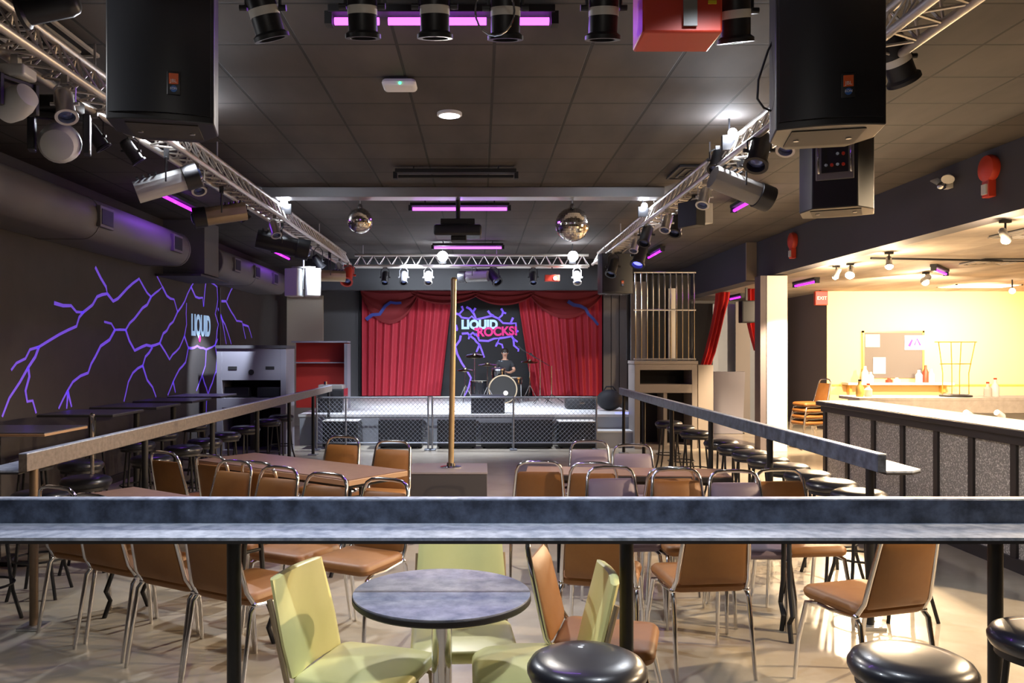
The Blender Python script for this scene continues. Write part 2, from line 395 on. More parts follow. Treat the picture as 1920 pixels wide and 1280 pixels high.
# ducts, soffit, vents on the left
def duct(y0, y1, label, vents):
    t = thing('air_duct', label, 'duct', (-4.25, y0, 2.82), 0, None)
    sec = []
    for k in range(12):
        a = -PI/2+PI*k/11; sec.append((.12+.18*math.cos(a)+.0, .22+.22*math.sin(a)))
    sec += [(-.33, .44), (-.33, 0)]
    mb = MB(); mb.prism(sec, 0, y1-y0, lambda u, v, t_: (u, t_, v)); mb.build('duct_body', 'duct', t)
    for y in [y0+.02, y1-.06]+[y0+1.9*i for i in range(1, int((y1-y0)/1.9))]:
        mb = MB(); mb.prism([(u*1.015, (v-.22)*1.03+.22) for u, v in sec], y-y0, y-y0+.035, lambda u, v, t_: (u, t_, v)); mb.build('duct_seam', 'duct', t)
    for y in vents:
        v = B(.285, .33, y-y0-.16, y-y0+.16, .12, .34).build('vent', 'duct', t, bevel=.004)
        B(.325, .335, y-y0-.13, y-y0+.13, .15, .31).build('vent_louvre', 'black', v)
duct(1.0, 11.3, 'long grey rounded air duct over the lightning wall, nearer of the two', [8.7, 10.75])
duct(12.7, 17.0, 'grey rounded air duct beyond the soffit box, farther of the two', [13.4, 14.6, 15.9])
struct('trim_8', B(XL, -4.0, 12.0, 12.65, 2.78, ZC), 'wall_back', smooth=False)
o = B(XL+.01, -3.95, 11.7, 13.0, 2.72, 2.75).build('shelf_board', 'header'); tag(o, 'thin dark board under the soffit between the two air ducts', 'board')
o = MB().cyl((XL+.02, 14.55, .0), (XL+.02, 14.55, 2.77), .018, n=10).build('conduit_pipe', 'duct'); tag(o, 'thin vertical pipe on the lightning wall right of the lettering', 'pipe')

# ceiling vent top left
def ceil_vent(x, y, label, m='offwhite', zc=ZC):
    t = thing('ceiling_vent', label, 'vent', (x, y, zc-.02))
    B(-.3, .3, -.3, .3, 0, .02).build('backing', 'black', t)
    for k, s_ in enumerate((.3, .22, .14, .06)):
        mb = MB()
        for a in (-1, 1):
            mb.box(-s_, s_, a*s_-.012, a*s_+.012, -.012, .006); mb.box(a*s_-.012, a*s_+.012, -s_, s_, -.012, .006)
        mb.build('louvre_ring', m, t)
ceil_vent(-2.75, 5.0, 'square louvred ceiling vent at the left beside the nearer truss')
ceil_vent(2.35, 8.75, 'square ceiling vent near the right truss before the steel beam', 'header')
ceil_vent(7.2, 11.6, 'dark ceiling vent over the bar', 'fixg', ZB)
ceil_vent(5.9, 8.8, 'ceiling vent above the track lamps of the bar', 'fixg', ZB)

# steel beam across the ceiling
t = thing('ceiling_beam', 'long brushed steel beam crossing under the dark ceiling', 'beam', (-.2, 9.62, 3.44))
B(-2.33, 2.34, -.03, .03, .0, .115).build('beam_face', 'steel', t, bevel=.003)
B(-2.33, 2.34, .03, .20, .0, .012).build('beam_flange', 'steel', t)

# recessed lamp, access point
t = thing('recessed_downlight', 'small round lit downlight recessed in the middle of the ceiling', 'ceiling light', (-.245, 6.64, ZC-.02))
MB().lathe([(.10, .02), (.10, 0), (.085, -.005), (.085, .02)], n=32).build('trim_ring', 'white', t)
MB().lathe([(.082, .015), (.080, -.004), (.001, -.010)], n=32).build('diffuser', 'glow_soft', t)
t = thing('wireless_router', 'white rounded wireless box with green light on the ceiling', 'router', (-.565, 5.82, ZC-.07))
MB().rbox(-.12, .12, -.09, .09, .0, .055, .03).build('housing', 'white', t)
B(-.06, .06, -.05, .05, .055, .07).build('mount', 'black', t)
MB().sph((.01, -.09, .015), .009, 8).build('indicator_light', 'greenled', t)

# ------------------------------------------------------------------ UV tubes
def uv_fixture(loc, L, rz, label, hot=False, lit=True, power=4, tubes=1, light=True):
    t = thing('blacklight_fixture' if lit else 'strip_light', label, 'light fixture', loc, rz, None)
    B(-L/2, L/2, -.05, .05, .02, .06).build('housing', 'black', t, bevel=.004)
    for s_ in (-1, 1): B(s_*L/2-.02, s_*L/2+.02, -.035, .035, -.04, .03).build('end_cap', 'black', t)
    for s_ in (-1, 1): MB().cyl((s_*L*.35, 0, .055), (s_*L*.35, 0, (ZC if loc[0] < XR else ZB)-loc[2]), .008, n=6).build('hanger', 'black', t)
    seg = tubes
    for i in range(seg):
        a = -L/2+.03+(L-.06)*i/seg; b = -L/2+.03+(L-.06)*(i+1)/seg-(.05 if i < seg-1 else 0)
        if lit: MB().cyl((a, 0, -.015), (b, 0, -.015), .02, n=12).build('tube', 'uvhot' if hot else 'uv', t)
        else: MB().cyl((a, 0, -.015), (b, 0, -.015), .016, n=12).build('tube', 'black', t)
    if lit and light:
        l = lamp('AREA', (loc[0], loc[1], loc[2]-.05), power, UV, .06, (loc[0], loc[1], 0), sx=L)
        l.rotation_euler = (0, 0, rz)
        lamp('POINT', (loc[0], loc[1], loc[2]-.02), power*.35, UV, .03)
uv_fixture((-.21, 4.55, 3.475), 1.24, 0, 'long violet blacklight tube fixture on the ceiling behind the hanging par lamps', True, tubes=4, power=9)
uv_fixture((-.25, 8.55, 3.47), 1.25, 0, 'unlit black strip fixture on the ceiling before the steel beam', lit=False)
uv_fixture((-.25, 10.2, 3.42), 1.22, 0, 'violet blacklight tube above the projector', True, power=7)
uv_fixture((-.21, 14.3, 3.46), 1.22, 0, 'violet blacklight tube behind the projector near the far truss', True, power=5)
uv_fixture((3.26, 10.0, 3.47), 1.25, PI/2, 'magenta blacklight tube on the ceiling right of the right truss, nearer one')
uv_fixture((3.24, 15.3, 3.47), 1.25, PI/2, 'magenta blacklight tube on the ceiling right of the right truss, farther one')
uv_fixture((-3.68, 10.0, 3.47), 1.25, PI/2, 'magenta blacklight tube on the ceiling left of the left truss, nearer one', power=8)
uv_fixture((-3.72, 15.5, 3.47), 1.25, PI/2, 'magenta blacklight tube on the ceiling left of the left truss, farther one', power=6)
uv_fixture((5.75, 14.6, 2.86), 1.0, PI/2, 'violet blacklight tube on the bar ceiling just right of the white column', light=False)
uv_fixture((6.9, 12.4, 2.86), 1.0, .9, 'violet blacklight tube on the bar ceiling above the cream wall', light=False)
uv_fixture((5.7, 18.4, 2.86), .9, PI/2, 'small violet blacklight tube left of the white column in the back room', light=False)

# ------------------------------------------------------------------ trusses
def truss(p0, p1, label, side):     # triangular, apex up
    p0 = Vector(p0); p1 = Vector(p1); L = (p1-p0).length; d = (p1-p0).normalized()
    t = thing('lighting_truss', label, 'truss', p0, math.atan2(d.y, d.x), None)
    A = [(0, -.1, 0), (0, .1, 0), (0, 0, .2)]
    for a in A: MB().cyl((0, a[1], a[2]), (L, a[1], a[2]), .024, n=12).build('chord', 'truss', t)
    mb = MB(); n = int(L/.22); s_ = L/n
    for k in range(n):
        x0 = k*s_; xm = x0+s_/2; x1 = x0+s_
        for (u, v) in ((0, 2), (1, 2), (0, 1)):
            a, b = A[u], A[v]
            mb.cyl((x0, a[1], a[2]), (xm, b[1], b[2]), .008, n=6); mb.cyl((xm, b[1], b[2]), (x1, a[1], a[2]), .008, n=6)
    o = mb.build('lacing', 'truss', t)
    mb = MB()
    for k in range(int(L/2.4)+1):
        x = .15+k*2.4
        if x < L: mb.cyl((x, 0, .2), (x, 0, ZC-p0.z), .008, n=6)
    mb.build('hanger_rod', 'steel', t)
    return t
ZT = EYE+1.56
truss((-2.4, 2.6, ZT), (-2.4, 14.7, ZT), 'long aluminium lighting truss running along the left side of the ceiling', -1)
truss((2.1, 2.6, ZT), (2.1, 14.7, ZT), 'long aluminium lighting truss running along the right side of the ceiling', 1)
truss((-2.25, 14.85, ZT-.02), (1.95, 14.85, ZT-.02), 'aluminium lighting truss crossing in front of the stage', 0)
truss((-2.25, 3.05, ZT), (1.95, 3.05, ZT), 'near aluminium cross truss above the hanging speakers', 0)

# ------------------------------------------------------------------ stage fixtures
def dirR(aim):   # rotation taking local -Z to aim
    return Vector(aim).normalized().to_track_quat('-Z', 'Y').to_matrix()
def par_can(loc, aim, s, label, m='spk', top=None, lit=None, group=None, tape=True):
    t = thing('par_can', label, 'stage light', loc, 0, group); R = dirR(aim)
    can = MB().lathe([(.03*s, .11*s), (.045*s, .10*s), (.055*s, .07*s), (.055*s, -.09*s), (.068*s, -.10*s), (.068*s, -.115*s), (.05*s, -.115*s), (.048*s, -.06*s), (.001, -.05*s)], n=24, R=R).build('can', m, t)
    if tape: MB().lathe([(.0565*s, -.03*s), (.0565*s, .0), (.054*s, .0), (.054*s, -.03*s)], n=24, R=R).build('tape_band', 'offwhite', can)
    MB().lathe([(.047*s, -.085*s), (.03*s, -.095*s), (.001, -.098*s)], n=20, R=R).build('lens', lit or 'lens', can)
    h = top if top else .2*s
    MB().tube([(-.064*s, 0, 0), (-.066*s, 0, h*.55), (-.03*s, 0, h*.75), (.03*s, 0, h*.75), (.066*s, 0, h*.55), (.064*s, 0, 0)], .006*s, 6).build('yoke', m, t)
    B(-.018, .018, -.012, .012, h*.72, h).build('clamp', 'fixg', t)
    for q in (-1, 1): MB().cyl((q*.06*s, 0, 0), (q*.088*s, 0, 0), .012*s, n=10).build('knob', m, t)
    return t
for i, (px, py, lab, aim) in enumerate([
    (493, 15, 'leftmost small black par lamp hanging under the near truss, tilted right', (.25, .3, -1)),
    (679, 12, 'black par lamp over the left part of the long violet tube', (0, .25, -1)),
    (815, 12, 'black par lamp over the middle of the long violet tube', (0, .25, -1)),
    (948, 15, 'black par lamp with looped safety cable over the right part of the violet tube', (0, .25, -1)),
    (1132, 15, 'black par lamp between the violet tube and the red box', (0, .25, -1)),
    (1379, 20, 'black par lamp between the red box and the right hanging speaker', (.1, .3, -1))]):
    p = at(px, py, 3.13)
    par_can(p, aim, 1.0, lab, top=ZT-p.z, group=None)
p = at(948, 15, 3.0)
o = MB().tube([p+Vector((-.04+.07*math.cos(a), -.05, -.03+.09*math.sin(a))) for a in [k*2*PI/20 for k in range(20)]], .0035, 6, closed=True).build('safety_cable', 'chrome')
tag(o, 'thin looped steel safety cable on a par lamp by the violet tube', 'cable')
# red effect box
p = at(1268, 20, 3.1)
t = thing('effect_light', 'red box-shaped effect light with grey strap hanging from the near truss', 'stage light', p)
B(-.145, .145, -.10, .10, -.12, .18).build('housing', 'redbox', t, bevel=.008)
B(-.145, .145, -.105, -.10, .0, .18).build('control_panel', 'black', t)
B(-.0, .05, -.112, -.104, -.10, .19).build('strap', 'fixg', t)
for x in (-.09, -.07, .1): B(x, x+.018, -.11, -.105, .012, .018).build('indicator_light', 'blueled', t)
B(.09, .12, -.11, -.105, -.02, -.008).build('warning_label', 'yellowtape', t)
B(-.015, .015, -.015, .015, .18, ZT-p.z).build('clamp', 'fixg', t)

def speaker(loc, rz, tilt, W, H, Dp, label, back=False):
    t = thing('hanging_loudspeaker', label, 'loudspeaker', loc, rz); t.rotation_euler = (tilt, 0, rz)
    # plan outline: curved front at -Y
    def outline(w, d, s_=1):
        P = []
        for k in range(13):
            a = -1+2*k/12; P.append((a*w/2, -d/2-.035*(1-a*a)))
        P += [(w/2, d*.1), (w*.30, d/2), (-w*.30, d/2), (-w/2, d*.1)]
        return P
    mb = MB(); mb.prism(outline(W, Dp), 0, H, lambda u, v, t_: (u, v, t_)); mb.build('cabinet', 'spk', t, bevel=.006)
    mb = MB(); G = []
    for k in range(25):
        a = -1+2*k/24; G.append((a*W*.47, -Dp/2-.037*(1-a*a)-.012))
    G += [(W*.47, -Dp/2+.002), (-W*.47, -Dp/2+.002)]
    mb.prism(G, .03, H-.03, lambda u, v, t_: (u, v, t_)); mb.build('grille', 'grille', t)
    B(-W*.34, W*.34, -Dp*.42, Dp*.3, -.004, 0).build('underside_plate', 'spk_under', t)
    for x in (-W*.25, W*.25): MB().lathe([(.012, -.008), (.012, 0), (.001, 0)], (x, 0, 0), 10).build('rigging_point', 'steel', t)
    if not back:
        bx = 0.0 if rz == 0 else .06
        yb = -Dp/2-.037*(1-(bx/(W*.47))**2)-.014
        bd = MB().rbox(bx-.027, bx+.027, -.002, .002, .105, .205, .0018).build('badge', 'spk', t)
        bd.location = (0, yb-.001, 0)
        B(bx-.019, bx+.019, yb-.007, yb-.003, .150, .195).build('badge_logo', 'badge_o', t)
        text_part('JBL', .02, 'badge_lettering', 'white', t, (bx, yb-.009, .162), (PI/2, 0, 0), .0005)
        MB().lathe([(.014, 0), (.014, .003), (.001, .003)], (bx, yb-.003, .130), 16, Matrix.Rotation(PI/2, 3, 'X')).build('badge_disc', 'badge_b', t)
        text_part('EON', .014, 'badge_lettering', 'white', t, (bx, yb-.009, .130), (PI/2, 0, 0), .0005)
    else:
        B(-.10, .10, Dp/2-.002, Dp/2+.008, .16, .45).build('rear_panel', 'fixg', t, bevel=.003)
        B(-.07, .07, Dp/2+.008, Dp/2+.014, .20, .36).build('connector_plate', 'black', t)
        for k in range(6): MB().cyl((-.045+.03*(k % 4), Dp/2+.01, .24+.06*(k//4)), (-.045+.03*(k % 4), Dp/2+.03, .24+.06*(k//4)), .009, n=10).build('connector', 'chrome' if k % 2 else 'redbox', t)
        for s_ in (-1, 1): MB().tube([(s_*.085, Dp/2+.008, .2), (s_*.085, Dp/2+.035, .23), (s_*.085, Dp/2+.035, .35), (s_*.085, Dp/2+.008, .38)], .006, 6).build('handle', 'chrome', t)
    mb = MB()
    for s_ in (-1, 1): mb.cyl((s_*W*.3, 0, H), (s_*W*.3, 0, H+.12), .006, n=6)
    mb.build('suspension_cable', 'steel', t)
    return t
speaker((-1.41, 3.72, 2.63), .22, 0, .44, .70, .34, 'black loudspeaker hanging at upper left with curved grille and orange badge')
speaker((1.49, 3.60, 2.57), -.22, 0, .43, .72, .36, 'black loudspeaker hanging at upper right, nearer of the two there, with orange badge')
speaker((2.09, 4.85, 2.46), PI-.45, 0, .40, .60, .34, 'black loudspeaker with rear connector panel showing, hanging behind the nearer right one', True)
o = MB().tube([at(1460, 55, 3.6), at(1440, 95, 3.6), at(1422, 150, 3.6), at(1420, 185, 3.6), at(1432, 202, 3.6), at(1446, 208, 3.6)], .005, 6).build('speaker_cable', 'black')
tag(o, 'thin black cable curving beside the right hanging loudspeaker', 'cable')

def moving_head(loc, label, m='fixg', hm='fixw', s=1.0, ang=.5, tilt=.6):
    t = thing('moving_head_light', label, 'stage light', loc)
    MB().rbox(-.11*s, .11*s, -.10*s, .10*s, .16*s, .25*s, .02*s).build('base', m, t)
    mb = MB(); R = Matrix.Rotation(ang, 3, 'Z')
    mb.box(-.15*s, .15*s, -.03*s, .03*s, .12*s, .16*s, R, (0,0,0))
    for q in (-1, 1): mb.box(q*.15*s-.02*s, q*.15*s+.02*s, -.045*s, .045*s, -.08*s, .16*s, R, (0,0,0))
    mb.build('yoke', 'spk', t, bevel=.006)
    R2 = R @ Matrix.Rotation(tilt, 3, 'X')
    hd = MB().lathe([(.04*s, .15*s), (.09*s, .13*s), (.115*s, .05*s), (.12*s, -.04*s), (.10*s, -.13*s), (.08*s, -.145*s), (.075*s, -.13*s), (.001, -.12*s)], (0, 0, -.02*s), 24, R2).build('head', hm, t)
    MB().lathe([(.073*s, -.135*s), (.04*s, -.15*s), (.001, -.155*s)], (0, 0, -.02*s), 20, R2).build('lens', 'lens', hd)
    B(-.02, .02, -.02, .02, .25*s, .25*s+.06).build('clamp', 'steel', t)
    return t
def scanner(loc, rz, pitch, label, m='fixg', s=1.0, hang=.2, lit='lens'):
    # barrel-shaped effect light: half-round body, mirror end, yoke
    t = thing('scanner_light', label, 'stage light', loc, rz); R = Matrix.Rotation(pitch, 3, 'X')
    sec = [(.085*s*math.cos(a), .075*s*math.sin(a)) for a in [2*PI*k/16 for k in range(16)]]
    mb = MB(); mb.prism([(max(-.075*s, min(.075*s, u)), v) for u, v in sec], -.2*s, .14*s, lambda u, v, q: R @ Vector((u, q, v))); mb.build('barrel', m, t, bevel=.003)
    mb = MB(); mb.prism([(u*1.12, v*1.12) for u, v in sec], .12*s, .22*s, lambda u, v, q: R @ Vector((u, q, v))); e = mb.build('front_head', 'spk', t, bevel=.003)
    MB().lathe([(.055*s, 0), (.04*s, .015*s), (.001, .02*s)], R @ Vector((0, .22*s, 0)), 18, R @ Matrix.Rotation(-PI/2, 3, 'X')).build('lens', lit, e)
    mb = MB()
    for k in range(4): mb.box(-.07*s, .07*s, -.17*s+k*.04*s, -.155*s+k*.04*s, .074*s, .084*s, R, (0,0,0))
    mb.build('cooling_fin', 'spk', t)
    MB().tube([(-.09*s, 0, 0), (-.095*s, 0, hang*.7), (-.02*s, 0, hang*.8), (.02*s, 0, hang*.8), (.095*s, 0, hang*.7), (.09*s, 0, 0)], .007, 6).build('yoke', 'spk', t)
    B(-.02, .02, -.02, .02, hang*.75, hang+.02).build('clamp', 'spk', t)
    return t
# left truss (X about -2.4)
p = at(112, 262, 4.75); moving_head(p, 'large moving head with pale rounded head hanging at the left edge below the truss', s=.95, ang=.35, tilt=1.9, m='spk')
p = at(30, 188, 4.35); moving_head(p, 'pale moving head partly cut by the left edge beside the larger one', s=.7, ang=1.2, tilt=1.2, m='fixw')
p = at(95, 12, 4.1); par_can(p, (-1, -.1, -.25), 1.25, 'large black par lamp facing left over the left truss', top=.16, tape=False)
p = at(312, 345, 6.4); scanner(p, -1.25, .35, 'pale barrel scanner light under the left truss beyond the hanging speaker', 'fixw', 1.15, hang=ZT-p.z)
p = at(415, 402, 7.8); scanner(p, 1.9, -.2, 'tan barrel scanner light halfway along the left truss', 'tan_metal', 1.15, hang=ZT-p.z)
p = at(528, 458, 10.0); scanner(p, -1.3, -.2, 'black box scanner light on the left truss just past the steel beam', 'spk', 1.5, hang=ZT-p.z)
p = at(618, 517, 12.9); scanner(p, 1.9, 0, 'small tan scanner near the far end of the left truss', 'tan_metal', 1.2, hang=ZT-p.z)
p = at(652, 516, 14.3); par_can(p, (0, -.6, -.6), 1.6, 'red par lamp at the far left corner of the trusses', 'redbox', top=ZT-p.z, tape=False)
for i, (px, py, D, lab) in enumerate([(195, 255, 5.35, 'small par lamp dangling under the left truss beside the hanging speaker'), (262, 283, 5.9, 'small par lamp just right under the left hanging speaker'),
    (375, 340, 7.2, 'black par lamp hanging between the two barrel scanners of the left truss'), (460, 395, 8.6, 'black par lamp tucked under the left truss before the steel beam'), (590, 490, 11.8, 'black par lamp near the pale hanging speaker pair')]):
    p = at(px, py, D); p.x = -2.31 if p.x > -2.4 else -2.49; par_can(p, (.5, .3, -.8), .8 if i < 2 else .95, lab, 'spk', top=max(ZT-p.z, .1), tape=False)
# clutter of small pars inside the left truss
for i, (y, z, lab) in enumerate([(4.6, -.06, 'first small chrome par under the near left truss'), (6.75, -.05, 'small chrome par under the left truss next to the white flood lamp'), (9.3, -.05, 'small chrome par under the left truss at the steel beam'), (13.6, -.06, 'small chrome par close to the far left truss corner')]):
    par_can((-2.31, y, ZT+z-.12), (.3, -.4, -.8), .9, lab, 'steel', top=.16, tape=False)
# pair of pale hanging speakers
t = thing('pale_speaker_pair', 'pair of pale grey small speakers hanging on a pole below the left truss', 'loudspeaker', (-2.41, 11.3, 2.40))
for s_ in (-1, 1):
    MB().box(-.10, .10, -.10, .10, 0, .38, Matrix.Rotation(s_*.3, 3, 'Z'), (s_*.125, 0, 0)).build('cabinet', 'fixw', t, bevel=.012)
MB().cyl((0, 0, .1), (0, 0, .80), .012, n=8).build('pole', 'steel', t)
B(-.16, .16, -.02, .02, .385, .41).build('bracket', 'fixg', t)
# right truss
p = at(1388, 352, 6.75); scanner(p, 1.25-2.7, -.35, 'grey barrel scanner with blue lens under the right truss', 'fixg', 1.25, hang=ZT-p.z)
p = at(1305, 398, 8.2)
t = thing('flood_light', 'cream-sided rectangular flood light hanging under the right truss', 'stage light', p, .5)
B(-.12, .0, -.13, .13, -.15, .10).build('housing', 'spk', t, bevel=.005); B(.0, .10, -.13, .13, -.12, .08).build('reflector', 'offwhite', t, bevel=.005)
MB().tube([(-.02, -.14, 0), (-.02, -.14, .1), (-.02, 0, .16), (-.02, .14, .1), (-.02, .14, 0)], .007, 6).build('yoke', 'spk', t)
B(-.04, 0, -.02, .02, .14, ZT-p.z).build('clamp', 'spk', t)
for i, (px, py, D, s, lab) in enumerate([(1445, 282, 5.95, 1.3, 'round black par lamp under the right truss below the hanging speaker'), (1347, 300, 7.0, 1.0, 'black par lamp on the inner side of the right truss'),
    (1255, 420, 9.2, 1.2, 'black par lamp under the right truss past the cream flood light'), (1222, 440, 10.0, 1.2, 'black par lamp with yellow gel halfway down the right truss'), (1190, 478, 11.3, 1.5, 'black par lamp with blue glint near the far end of the right truss'),
    (1160, 500, 12.5, 1.3, 'black par lamp second to last on the right truss')]):
    p = at(px, py, D); p.x = 2.01 if p.x < 2.1 else 2.19; par_can(p, (-.3, -.4, -.8), s, lab, 'spk', top=max(ZT-p.z, .12), tape=False, lit='blueled' if i == 4 else None)
for i, (y, lab) in enumerate([(5.4, 'small chrome par under the right truss close to the hanging speaker'), (7.4, 'small chrome par under the right truss next to the grey scanner'), (8.9, 'small chrome par under the right truss before the steel beam'), (10.7, 'small chrome par under the right truss after the steel beam'), (13.4, 'small chrome par close to the far right truss corner')]):
    par_can((2.01, y, ZT-.17), (-.3, -.4, -.8), .9, lab, 'steel', top=.16, tape=False)
p = at(1678, 105, 4.38)
par_can(p, (.45, .3, -.7), 1.3, 'black par lamp with pale label under the near right truss', top=max(ZT-p.z, .12))
t = speaker((2.1, 13.0, 2.55), .2, 0, .5, .62, .36, 'big dark loudspeaker hanging at the far end of the right truss')
# fixtures on the far cross truss
for i, (px, m, lab) in enumerate([(722, 'spk', 'leftmost tiny black par on the far cross truss'), (757, 'spk', 'second tiny black par from the left on the far cross truss'), (803, 'fixg', 'grey tiny par left of the brass pole on the far cross truss'), (1000, 'spk', 'tiny black par left of the red lamp on the far cross truss'), (1082, 'fixw', 'pale tiny par right of the red lamp on the far cross truss')]):
    p = at(px, 520, 14.76); par_can(p, (0, -.5, -.8), 1.1, lab, m, top=ZT-p.z, tape=False)
p = at(890, 518, 14.8); scanner(p, 1.2, 0, 'violet-lit scanner light in the middle of the far cross truss', 'fixg', 1.3, hang=ZT-p.z)
p = at(925, 518, 14.76); par_can(p, (.4, -.5, -.6), 1.5, 'dark par lamp right of the violet-lit scanner on the far cross truss', top=ZT-p.z, tape=False)
p = at(1035, 522, 14.75)
t = thing('effect_light', 'small red effect light hanging on the far cross truss', 'stage light', p)
B(-.13, .13, -.08, .08, -.05, .06).build('housing', 'redbox', t, bevel=.006); MB().lathe([(.035, 0), (.035, .01), (.001, .012)], (.05, -.08, 0), 14, Matrix.Rotation(PI/2, 3, 'X')).build('lens', 'glow_soft', t)
B(-.01, .01, -.01, .01, .06, ZT-p.z).build('clamp', 'spk', t)
# the flood lamps that burn on the trusses
for (x, y, z, lab, s) in [(-2.28, 6.35, 3.42, 'bright white flood lamp on the left truss near the hanging speaker', .5), (2.05, 6.75, 3.42, 'bright white flood lamp on the right truss near the hanging speaker', .5),
    (-2.33, 9.9, 3.42, 'bright white flood lamp on the left truss at the steel beam', .5), (2.0, 10.1, 3.42, 'bright white flood lamp on the right truss at the steel beam', .5),
    (-.66, 14.62, 3.33, 'glaring white flood lamp on the far cross truss above the brass pole', 1.5), (1.64, 14.62, 3.33, 'glaring white flood lamp on the far cross truss under the larger mirror ball', 1.5)]:
    t = thing('flood_lamp', lab, 'stage light', (x, y, z))
    B(-.06, .06, .03, .07, -.12, .0).build('bracket', 'spk', t); MB().cyl((0, .05, -.02), (0, .05, ZC-z), .008, n=6).build('hanger', 'spk', t)
    MB().sph((0, -.04, -.0), .055*s+.01, 8).build('bulb', 'glow', t)  # far pair's bulbs oversized to imitate the bloom around those lamps
for a in t.children: pass
# projector
t = thing('projector', 'black ceiling projector hanging on a pole in front of the violet tube', 'projector', (-.26, 9.8, 3.0))
MB().rbox(-.28, .28, -.20, .20, 0, .13, .03).build('body', 'spk', t)
B(-.20, .20, -.16, .16, .13, .20).build('mount_plate', 'black', t, bevel=.008)
MB().cyl((0, 0, .2), (0, 0, ZC-3.0), .028, n=14).build('pole', 'black', t)
B(-.08, .10, -.12, .12, -.05, 0).build('lower_housing', 'black', t, bevel=.006)
MB().lathe([(.05, 0), (.05, .03), (.04, .03), (.001, .02)], (-.15, .2, .06), 18, Matrix.Rotation(-PI/2, 3, 'X')).build('lens', 'lens', t)
# mirror balls
def ball(px, py, D, r, label):
    c = at(px, py, D); t = thing('mirror_ball', label, 'mirror ball', c)
    me = bpy.data.meshes.new('sphere'); bm = bmesh.new()
    rows = 26; vs = []
    mb = MB()
    for i in range(rows):
        a0 = -PI/2+PI*i/rows; a1 = -PI/2+PI*(i+1)/rows; am = (a0+a1)/2; n = max(6, int(52*math.cos(am)))
        for k in range(n):
            b0 = 2*PI*k/n+.004; b1 = 2*PI*(k+1)/n-.004; j = random.uniform(-.02, .02); j2 = random.uniform(-.02, .02)
            q = [(a0+.004, b0), (a0+.004, b1), (a1-.004, b1), (a1-.004, b0)]
            P = [Vector((math.cos(a)*math.cos(b), math.cos(a)*math.sin(b), math.sin(a)))*r for a, b in q]
            cc = sum(P, Vector())/4; nrm = cc.normalized(); tx = Vector((0,0,1)).cross(nrm); tx = tx.normalized() if tx.length > .01 else Vector((1,0,0)); ty = nrm.cross(tx)
            P = [p+nrm*((p-cc).dot(tx)*j*2+(p-cc).dot(ty)*j2*2) for p in P]
            mb.add(P, [(0, 1, 2, 3)])
    mb.build('mirror_facets', 'ball', t, smooth=False)
    MB().sph((0, 0, 0), r*.985, 12).build('core', 'fixg', t)
    MB().lathe([(.03, r*.98), (.03, r+.03), (.015, r+.05), (.001, r+.05)], n=14).build('cap', 'chrome', t)
    mb = MB(); mb.cyl((0, 0, r), (0, 0, ZC-.04-c.z), .006, n=6).build('chain', 'steel', t)
    MB().rbox(-.05, .05, -.05, .05, ZC-.05-c.z, ZC-c.z, .01).build('motor', 'black', t)
ball(675, 414, 10.0, .155, 'smaller mirror ball hanging left of the projector')
ball(1073, 421, 10.0, .205, 'larger mirror ball hanging right of the projector')
# ================================================================== STAGE CONTENTS
YB = 20.5
def bp(px, py): p = at(px, py, YB); return p.x, p.z
ST = .545
bd = thing('stage_backdrop', 'painted black backdrop with violet lightning and the LIQUID ROCKS! lettering behind the drums', 'backdrop', (.3, YB, ST))
B(-3.3, 2.85, 0, .06, 0, 2.70).build('panel', 'black', bd)
def curtain(name, poly_l, poly_r, z0, z1, nf, amp, m, parent, y=-.07, thick=.012):
    # poly_l/poly_r: functions z->x bounds; pleated sheet with thickness
    nx = nf*8; nz = 14; vs = []; fs = []
    for s_ in (0, 1):
        for j in range(nz+1):
            z = z0+(z1-z0)*j/nz; a = poly_l(z); b = poly_r(z)
            for i in range(nx+1):
                u = i/nx; vs.append((a+(b-a)*u, y-amp*(.5+.5*math.cos(2*PI*nf*u+.6*math.sin(5*u)))*(1+.25*math.sin(13*u))+s_*thick, z))
    W = nx+1; H = (nz+1)*W
    for s_ in (0, 1):
        for j in range(nz):
            for i in range(nx):
                q = (s_*H+j*W+i, s_*H+j*W+i+1, s_*H+(j+1)*W+i+1, s_*H+(j+1)*W+i); fs.append(q if s_ == 0 else q[::-1])
    for i in range(nx):
        fs.append((i+1, i, H+i, H+i+1)); fs.append((nz*W+i, nz*W+i+1, H+nz*W+i+1, H+nz*W+i))
    for j in range(nz): fs.append((j*W, (j+1)*W, H+(j+1)*W, H+j*W)); fs.append((j*W+nx, H+j*W+nx, H+(j+1)*W+nx, (j+1)*W+nx))
    return MB().add(vs, fs).build(name, m, parent)
t = thing('stage_curtain', 'pleated red stage curtain left of the drum backdrop', 'curtain', (0, YB-.02, ST))
curtain('drape', lambda z: -2.90, lambda z: -.72-.18*(1-z/2.6)**2*0-(.25*(1-z/2.2) if z < 2.2 else 0), .02, 2.62, 11, .13, 'curtain', t, -.03)
t2 = thing('stage_curtain', 'pleated red stage curtain right of the drum backdrop', 'curtain', (0, YB-.02, ST))
curtain('drape', lambda z: .95+(.35*(1-z/2.3) if z < 2.3 else 0), lambda z: 3.0, .02, 2.62, 11, .13, 'curtain', t2, -.03)
